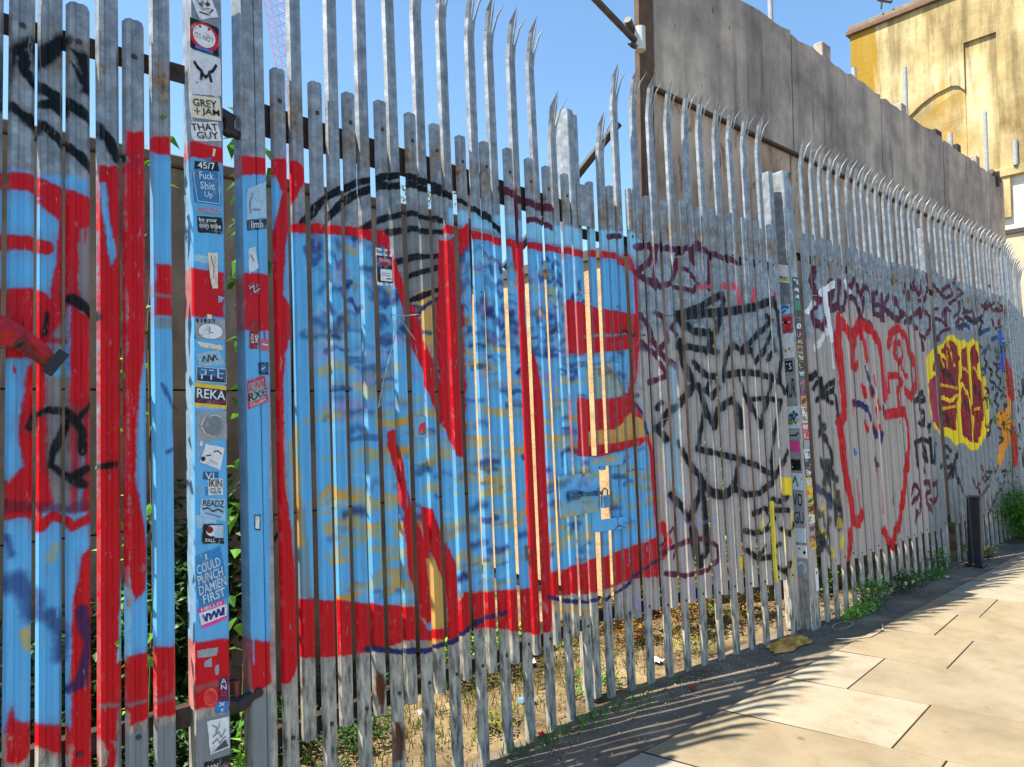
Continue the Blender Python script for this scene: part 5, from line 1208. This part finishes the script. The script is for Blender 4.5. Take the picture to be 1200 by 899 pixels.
def debris(name, n, fn, smin, smax, mat, seed):
    r = random.Random(seed); mb = MB(); flat = 'leaf' in name or 'twig' in name; tw = 'twig' in name
    for _ in range(n):
        x, y = fn(r); s_ = smin+(smax-smin)*r.random()**2; a = r.uniform(0, 6.28); c, s2 = math.cos(a), math.sin(a)
        if flat:
            wd_ = .05 if tw else .32; q = [(-.5, 0, r.uniform(0, .15)), (-.1, -wd_, r.uniform(0, .1)), (.5, 0, r.uniform(0, .3)), (.05, wd_, r.uniform(0, .1))]; f = [(0, 1, 2), (0, 2, 3)]
        else:
            q = [(math.cos(k*1.257+r.uniform(-.3, .3))*r.uniform(.35, .6), math.sin(k*1.257+r.uniform(-.3, .3))*r.uniform(.3, .5), r.uniform(0, .25)) for k in range(5)]
            q += [(u*.55+r.uniform(-.06, .06), v*.55, w_+r.uniform(.2, .45)) for u, v, w_ in q]
            f = [(k, (k+1) % 5, 5+(k+1) % 5, 5+k) for k in range(5)]+[(5, 6, 7, 8, 9)]
        mb.add([(x+(c*u-s2*v)*s_, y+(s2*u+c*v)*s_, .003+w_*s_) for u, v, w_ in q], f)
    return tag(mb.obj(name, mat), 'loose grit and crumbs scattered along the fence foot' if 'grit' in name else ('dead leaves and twigs along the fence foot' if 'leaf' in name else ('twigs and dead stalks over the yard ground' if 'twig' in name else 'rubble stones over the yard ground')), 'debris', kind='stuff')
# golden dry shrubs in the yard seen under the right leaf
for i, (x, y, rx, rz, m_) in enumerate([(3.75, .75, .28, .20, M_LO), (4.15, .55, .22, .26, M_LO), (4.5, .60, .25, .24, M_LY), (4.85, .55, .22, .30, M_LO)]):
    bush(['golden brown dry shrub behind the gate just right of the lock', 'orange dry shrub behind the middle of the right leaf', 'yellow green shrub behind the right leaf near its hinge', 'brown leaved shrub close behind the right gate post'][i], 'shrub', (x, y, 0), rx, .22, rz, 900, .035, m_, 100+i, 'dry_shrub', 8, 8, 'dry shrubs in the yard')
bush('low bright green hedge plant seen under the left leaf', 'shrub', (2.75, .95, 0), .5, .25, .15, 1300, .035, M_LB, 120, 'low_shrub', 10, 8)
bush('dark leafy undergrowth behind the left end of the left leaf', 'plant', (.95, .75, 0), .45, .30, .20, 1500, .045, M_LD, 124, 'low_shrub', 12, 8)
bush('dark creeping growth in the yard under the middle of the left leaf', 'plant', (1.55, .75, 0), .30, .35, .07, 700, .035, M_LD, 125, 'low_shrub', 8, 4)
debris('yard_twigs', 900, lambda r: (r.uniform(.8, 3.6), r.uniform(.2, 1.4)), .02, .09, simple('twig_brown', srgb(96, 80, 58), .9, .4, 60), 34)
bush('dark green low plant in the yard behind the middle of the left leaf', 'shrub', (1.75, 1.05, 0), .35, .22, .12, 800, .035, M_LD, 121, 'low_shrub', 8, 6)
bush('small leafy weed behind the left end of the left leaf', 'plant', (1.2, .85, 0), .28, .2, .14, 600, .04, M_LG, 122, 'low_shrub', 8, 6)
# climbers and dark shrubs behind the left panel
for i, (x, y, rx, rz) in enumerate([(-.1, 1.05, .5, .55), (.75, 1.1, .40, .50), (1.15, 1.25, .35, .62)]):
    bush(['tall dark shrub behind the farthest left pales', 'dark shrub behind the sticker covered post', 'dark shrub against the yard wall left of the gate hinge'][i], 'shrub', (x, y, 0), rx, .3, rz, 1500, .075, M_LD, 130+i, 'dark_shrub', 12, 8, 'dark shrubs along the yard wall')
def vine(label, pts, n, size, mat, seed, spread=.07):
    r = random.Random(seed); t = tag(empty('climbing_plant', pts[0]), label, 'plant', 'climbers behind the left fence')
    b0 = Vector(pts[0]); P = [Vector(p)-b0 for p in pts]
    MB().tube(P, .004, 5).obj('stem', M_STEM, t); mb = MB()
    for _ in range(n):
        i = r.randrange(len(P)-1); p = P[i].lerp(P[i+1], r.random()); leaf(mb, p+Vector((r.uniform(-1, 1), r.uniform(-1, 1), r.uniform(-1, 1)))*spread, size, r, narrow=.5, up=-.5, droop=.5)
    mb.obj('foliage', mat, t)
vine('bright climber in the gap right of the sticker covered post', [(.98, .35, .0), (1.0, .32, 1.0), (.97, .30, 1.9), (1.0, .30, 2.5), (.96, .3, 2.75)], 110, .085, M_LG, 1)
vine('leafy climber behind the pale left of the sticker covered post', [(.62, .22, 0), (.64, .2, 1.0), (.62, .2, 1.9), (.66, .2, 2.62)], 70, .07, M_LG, 2, .05)
vine('thin yellow green climber behind the tallest left pales', [(.50, .12, 0), (.51, .1, .7), (.50, .1, 1.3), (.52, .12, 1.8)], 90, .05, M_LB, 3, .025)
bush('star leaved bright weed low beside the left post', 'plant', (.93, .10, .32), .06, .06, .07, 90, .06, M_LB, 140, 'weed', 3, 3, narrow=.22)
bush('bright green weed at the foot of the far left pales', 'plant', (.28, .18, .30), .05, .04, .06, 50, .05, M_LB, 141, 'weed', 3, 3)
# bright leaves seen through the right leaf and behind the first panel
vine('bright green climber behind the black scrawl on the right leaf', [(4.35, .45, .2), (4.4, .45, .8), (4.45, .45, 1.35), (4.4, .45, 2.3)], 160, .05, M_LB, 4, .10)
vine('green climber against the tall wall right of the gate post', [(5.15, .5, 0), (5.1, .4, 1.0), (5.12, .3, 2.0), (5.08, .25, 2.9)], 120, .05, M_LG, 5, .05)
bush('leafy growth between the first right panel and the tall wall', 'shrub', (5.9, .55, 0), .8, .25, .35, 1600, .04, M_LG, 150, 'shrub_behind', 12, 8)
# weeds along the foot of the right panels
r = random.Random(77); lab = ['largest bright weed clump at the foot of the first right panel', 'broad leaved weed clump under the red outlined figure', 'dark low weed clump under the first right panel', 'small weed clump between the two right panels', 'weed clump left of the black bollard', 'straggling weeds beside the black bollard']
for i, (x, y, rx, rz, n, m_) in enumerate([(5.42, -.06, .30, .05, 260, M_LB), (5.85, -.03, .42, .10, 380, M_LG), (6.35, -.03, .40, .07, 320, M_LD), (6.85, -.05, .40, .05, 260, M_LG), (7.25, -.03, .24, .12, 240, M_LG), (8.3, -.08, .35, .08, 320, M_LY)]):
    bush(lab[i], 'weeds', (x, y, 0), rx, .11, rz, n, .045, m_, 160+i, 'weed_clump', 14, 8, 'weeds along the fence foot', narrow=.34)
bush('big dark green bush at the far right in front of the fence', 'bush', (9.9, -.12, 0), .75, .28, .30, 5200, .045, M_LG, 180, 'bush', 18, 10)
bush('brown tinged bush in front of the far end of the fence', 'bush', (12.2, -.1, 0), 1.1, .35, .38, 3600, .06, M_LD, 181, 'bush', 14, 8)
# climber on the far panel
rr = random.Random(9); t = tag(empty('climbing_plant', (9.6, -.03, 0)), 'leafy tendrils growing over the paint at the far end of the fence', 'plant'); mb = MB()
for zc, xc, nn in ((2.25, .15, 26), (1.75, .3, 24), (1.35, .0, 26), (1.1, .35, 30), (.75, .2, 26)):
    for _ in range(nn): leaf(mb, (xc+rr.gauss(0, .09), rr.uniform(-.06, .03)+.03*zc, zc+rr.gauss(0, .10)), .06, rr)
mb.obj('foliage', M_LG, t); MB().tube([(.2, 0, 0), (.15, 0, .8), (.3, .02, 1.6), (.15, .05, 2.3)], .006, 5).obj('stem', M_STEM, t)
# trees beyond the yard
def tree(label, loc, h, crown, n, size, mat, seed, group='trees beyond the yard'):
    r = random.Random(seed); t = tag(empty('tree', loc), label, 'tree', group); mb = MB()
    mb.tube([(0, 0, -.1), (.08, .05, h*.3), (-.05, .1, h*.6), (.05, 0, h*.85)], [.12, .10, .07, .03], 9)
    for i in range(7):
        a = r.uniform(0, 6.28); z0 = h*r.uniform(.3, .7); mb.tube([(0, 0, z0), (math.cos(a)*crown*.4, math.sin(a)*crown*.4, z0+h*.12), (math.cos(a)*crown*.8, math.sin(a)*crown*.8, z0+h*.2)], [.05, .035, .012], 6)
    mb.obj('trunk', simple('bark', srgb(90, 74, 56), .9, .3, 12), t)
    clump(r, n, blob(0, 0, h*.68, crown, crown, h*.36, r, 14), size).obj('crown', mat, t)
tree('olive green tree between the gate spikes and the tall wall', (5.6, 5.3, 0), 4.7, .8, 5000, .07, M_LY, 200)
tree('dark green tree behind the cream wall and the gate lock', (3.2, 8.0, 0), 3.6, 1.9, 7000, .10, M_LD, 201)
tree('rounded green tree behind the left gate leaf', (.6, 6.8, 0), 3.3, 1.8, 5000, .10, M_LG, 202)
# small chimney and leaning rail seen over the gate
ch = tag(MB().box(-.10, .10, -.10, .10, 0, 4.15, 0, .01).obj('brick_pier', simple('pier_brick', srgb(176, 140, 116), .85, .3, 12), loc=(5.05, 4.2, 0)), 'slim weathered brick pier seen over the gate beside the olive tree', 'pier')
MB().box(-.13, .13, -.13, .13, 4.15, 4.22).obj('cap', M_DING, ch)
tag(MB().tube([(4.25, 2.6, 2.9), (4.75, 1.6, 4.1)], .04, 8).obj('handrail', simple('dark_rail', srgb(60, 56, 54), .6)), 'dark rail slanting up behind the gate spikes to the tall wall', 'rail')
# ------------------------------------------------------------ street things
bo = tag(empty('bollard', (7.86, -.17, 0), rz=.05), 'square black bollard standing against the far panel', 'bollard')
MBO = simple('black_paint', srgb(30, 32, 38), .5, .25, 12, 0, .2)
mb = MB(); mb.box(-.056, .056, -.056, .056, .0, .665, 0, .008); mb.obj('shaft', MBO, bo)
mb = MB(); mb.box(-.072, .072, -.072, .072, .0, .035, 0, .008); mb.obj('base', MBO, bo)
mb = MB(); mb.box(-.06, .06, -.06, .06, .667, .682, 0, .004); mb.obj('cap', simple('bollard_cap', srgb(60, 62, 66), .6), bo)
# flattened golden plastic bag
k = NM('golden_plastic', .35, 0, .5); k.col(k.ramp(k.noise(k.pos(), 9, 6, .6, .6), [(.35, srgb(120, 76, 22)), (.5, srgb(196, 138, 50)), (.65, srgb(228, 184, 100))])); k.bump(k.noise(k.pos(), 20, 6, .6, 1), .8, .02)
mb = MB(); rb = random.Random(3); nx, ny = 22, 10; vs = []
for i in range(nx+1):
    for j in range(ny+1):
        u = i/nx*2-1; v = j/ny*2-1; rr_ = 1-.25*abs(u)**3
        e = 1-max(abs(u), abs(v))**6
        vs.append((u*.20+.03*v+.012*math.sin(v*7), v*.085*rr_+.02*u+.01*math.sin(u*5), .006+e*(.012+.009*math.sin(u*6+v*3)+.006*math.sin(v*9-u*4)+rb.uniform(-.003, .003))))
mb.add(vs, [(i*(ny+1)+j, (i+1)*(ny+1)+j, (i+1)*(ny+1)+j+1, i*(ny+1)+j+1) for i in range(nx) for j in range(ny)])
o = mb.obj('plastic_bag', k.m, smooth=True, loc=(4.44, -.05, .004), rot=(0, 0, -.2)); tag(o, 'crumpled golden brown plastic sheet lying at the foot of the right leaf', 'litter')
# chalk loops on the strip
MCH = simple('chalk', srgb(150, 142, 122), .95, .1, 60)
def chalk(pts, w_, label):
    mb = MB(); P = [Vector((x, y, 0)) for x, y in pts]; vs = []
    for i, p in enumerate(P):
        d = (P[min(i+1, len(P)-1)]-P[max(i-1, 0)]).normalized(); s_ = Vector((-d.y, d.x, 0))*w_/2; vs += [p+s_, p-s_]
    mb.add([(v.x, v.y, .0) for v in vs], [(2*i, 2*i+1, 2*i+3, 2*i+2) for i in range(len(P)-1)]); o = mb.obj('chalk_mark', MCH, loc=(0, 0, .0215)); tag(o, label, 'chalk mark', 'chalk loops by the weeds')
chalk([(5.05+.12*math.cos(t), -.13+.045*math.sin(t)) for t in [k_*.3 for k_ in range(22)]], .010, 'oval chalk loop on the ground left of the brightest weeds')
chalk([(4.72, -.22), (4.78, -.28), (4.95, -.36), (5.15, -.36), (5.3, -.30)], .010, 'open curved chalk line just in front of the oval loop')
# litter, leaves and stones as loose debris
MLT = [simple('litter_white', srgb(214, 212, 206), .7), simple('litter_blue', srgb(90, 130, 160), .6), simple('litter_red', srgb(170, 40, 36), .6)]
rl = random.Random(21)
def scrap(x, y, s_, mat, label, cat='litter', group='scraps of litter'):
    mb = MB(); n = 4; vs = [(rl.uniform(-.1, .1)*s_+(i/n-.5)*s_, (j/n-.5)*s_*.6+rl.uniform(-.1, .1)*s_, .008+rl.uniform(0, .25)*s_) for i in range(n+1) for j in range(n+1)]
    mb.add(vs, [(i*(n+1)+j, (i+1)*(n+1)+j, (i+1)*(n+1)+j+1, i*(n+1)+j+1) for i in range(n) for j in range(n)])
    o = mb.obj('litter', mat, loc=(x, y, 0), rot=(0, 0, rl.uniform(0, 6))); tag(o, label, cat, group)
scrap(2.55, .45, .09, MLT[1], 'blue grey rag on the yard ground under the left leaf')
scrap(2.95, .85, .09, MLT[0], 'white paper lying on the low green hedge plant under the left leaf')
scrap(2.35, .12, .05, MLT[2], 'red wrapper at the foot of the left leaf pales')
scrap(3.35, -.05, .06, MLT[2], 'small red scrap on the asphalt in front of the lock')
scrap(2.05, .7, .06, MLT[0], 'crumpled white scrap in the yard near the middle of the left leaf')
scrap(3.55, .35, .08, MLT[0], 'pale torn paper behind the foot of the right leaf')
scrap(7.15, -.14, .06, MLT[0], 'small white scrap among the weeds left of the bollard')
scrap(8.45, -.12, .09, MLT[2], 'orange red wrapper in the weeds right of the bollard')
debris('grit', 2600, lambda r: (r.uniform(1.0, 10), .10-abs(r.gauss(0, .17))), .004, .014, simple('grit', srgb(150, 138, 116), .9), 31)
debris('grit_on_slabs', 900, lambda r: (r.uniform(2.5, 9), -r.uniform(.3, 2.0)), .003, .009, simple('pale_grit', srgb(150, 140, 122), .9), 36)
debris('leaf_litter', 700, lambda r: (r.uniform(1.2, 9), .12-abs(r.gauss(0, .09))), .010, .032, simple('dead_leaves', srgb(110, 76, 48), .8, .4, 60), 32)
debris('yard_rubble', 3200, lambda r: (r.uniform(.5, 5.0), r.uniform(.2, 1.45)), .005, .022, simple('rubble', srgb(132, 118, 94), .9, .3, 20), 33)
def grass(name, n, fn, h, mat, seed, label):
    r = random.Random(seed); mb = MB()
    for _ in range(n):
        x, y = fn(r); a = r.uniform(0, 6.28); L = h*r.uniform(.4, 1.2); dx, dy = math.cos(a)*L*.5, math.sin(a)*L*.5; w_ = .003
        mb.add([(x-w_, y, 0), (x+w_, y, 0), (x+dx*.4+w_*.7, y+dy*.4, L*.7), (x+dx*.4-w_*.7, y+dy*.4, L*.7), (x+dx, y+dy, L)], [(0, 1, 2, 3), (3, 2, 4)])
    tag(mb.obj(name, mat), label, 'grass', kind='stuff')
grass('dry_grass', 1500, lambda r: (r.uniform(.6, 5.0), r.choice((r.uniform(.25, 1.4), r.gauss(.6, .15)))), .07, M_LY, 41, 'sparse dry grass over the yard behind the gate')
grass('green_grass', 1100, lambda r: (r.choice((r.gauss(1.5, .3), r.gauss(2.7, .3), r.uniform(5, 9))), r.choice((r.uniform(.3, .9), .10-abs(r.gauss(0, .06))))), .06, M_LG, 42, 'green grass tufts at the foot of the fence')

for i, (x, y, rx, n, m_) in enumerate([(1.35, .30, .16, 160, M_LG), (2.2, .30, .2, 200, M_LY), (3.0, .35, .22, 200, M_LG), (2.05, 1.1, .3, 320, M_LG), (3.35, .85, .22, 240, M_LY), (3.9, .30, .14, 130, M_LY)]):
    bush(['low weeds just behind the left end of the left leaf', 'olive weeds behind the feet of the middle pales of the left leaf', 'green weeds behind the feet of the meeting pales', 'low green growth along the foot of the yard wall', 'olive weeds near the corner of the cream wall', 'small dry weeds behind the foot of the right leaf'][i], 'weeds', (x, y, 0), rx, .13, .05, n, .035, m_, 210+i, 'yard_weeds', 10, 4, 'weeds in the yard', narrow=.35)
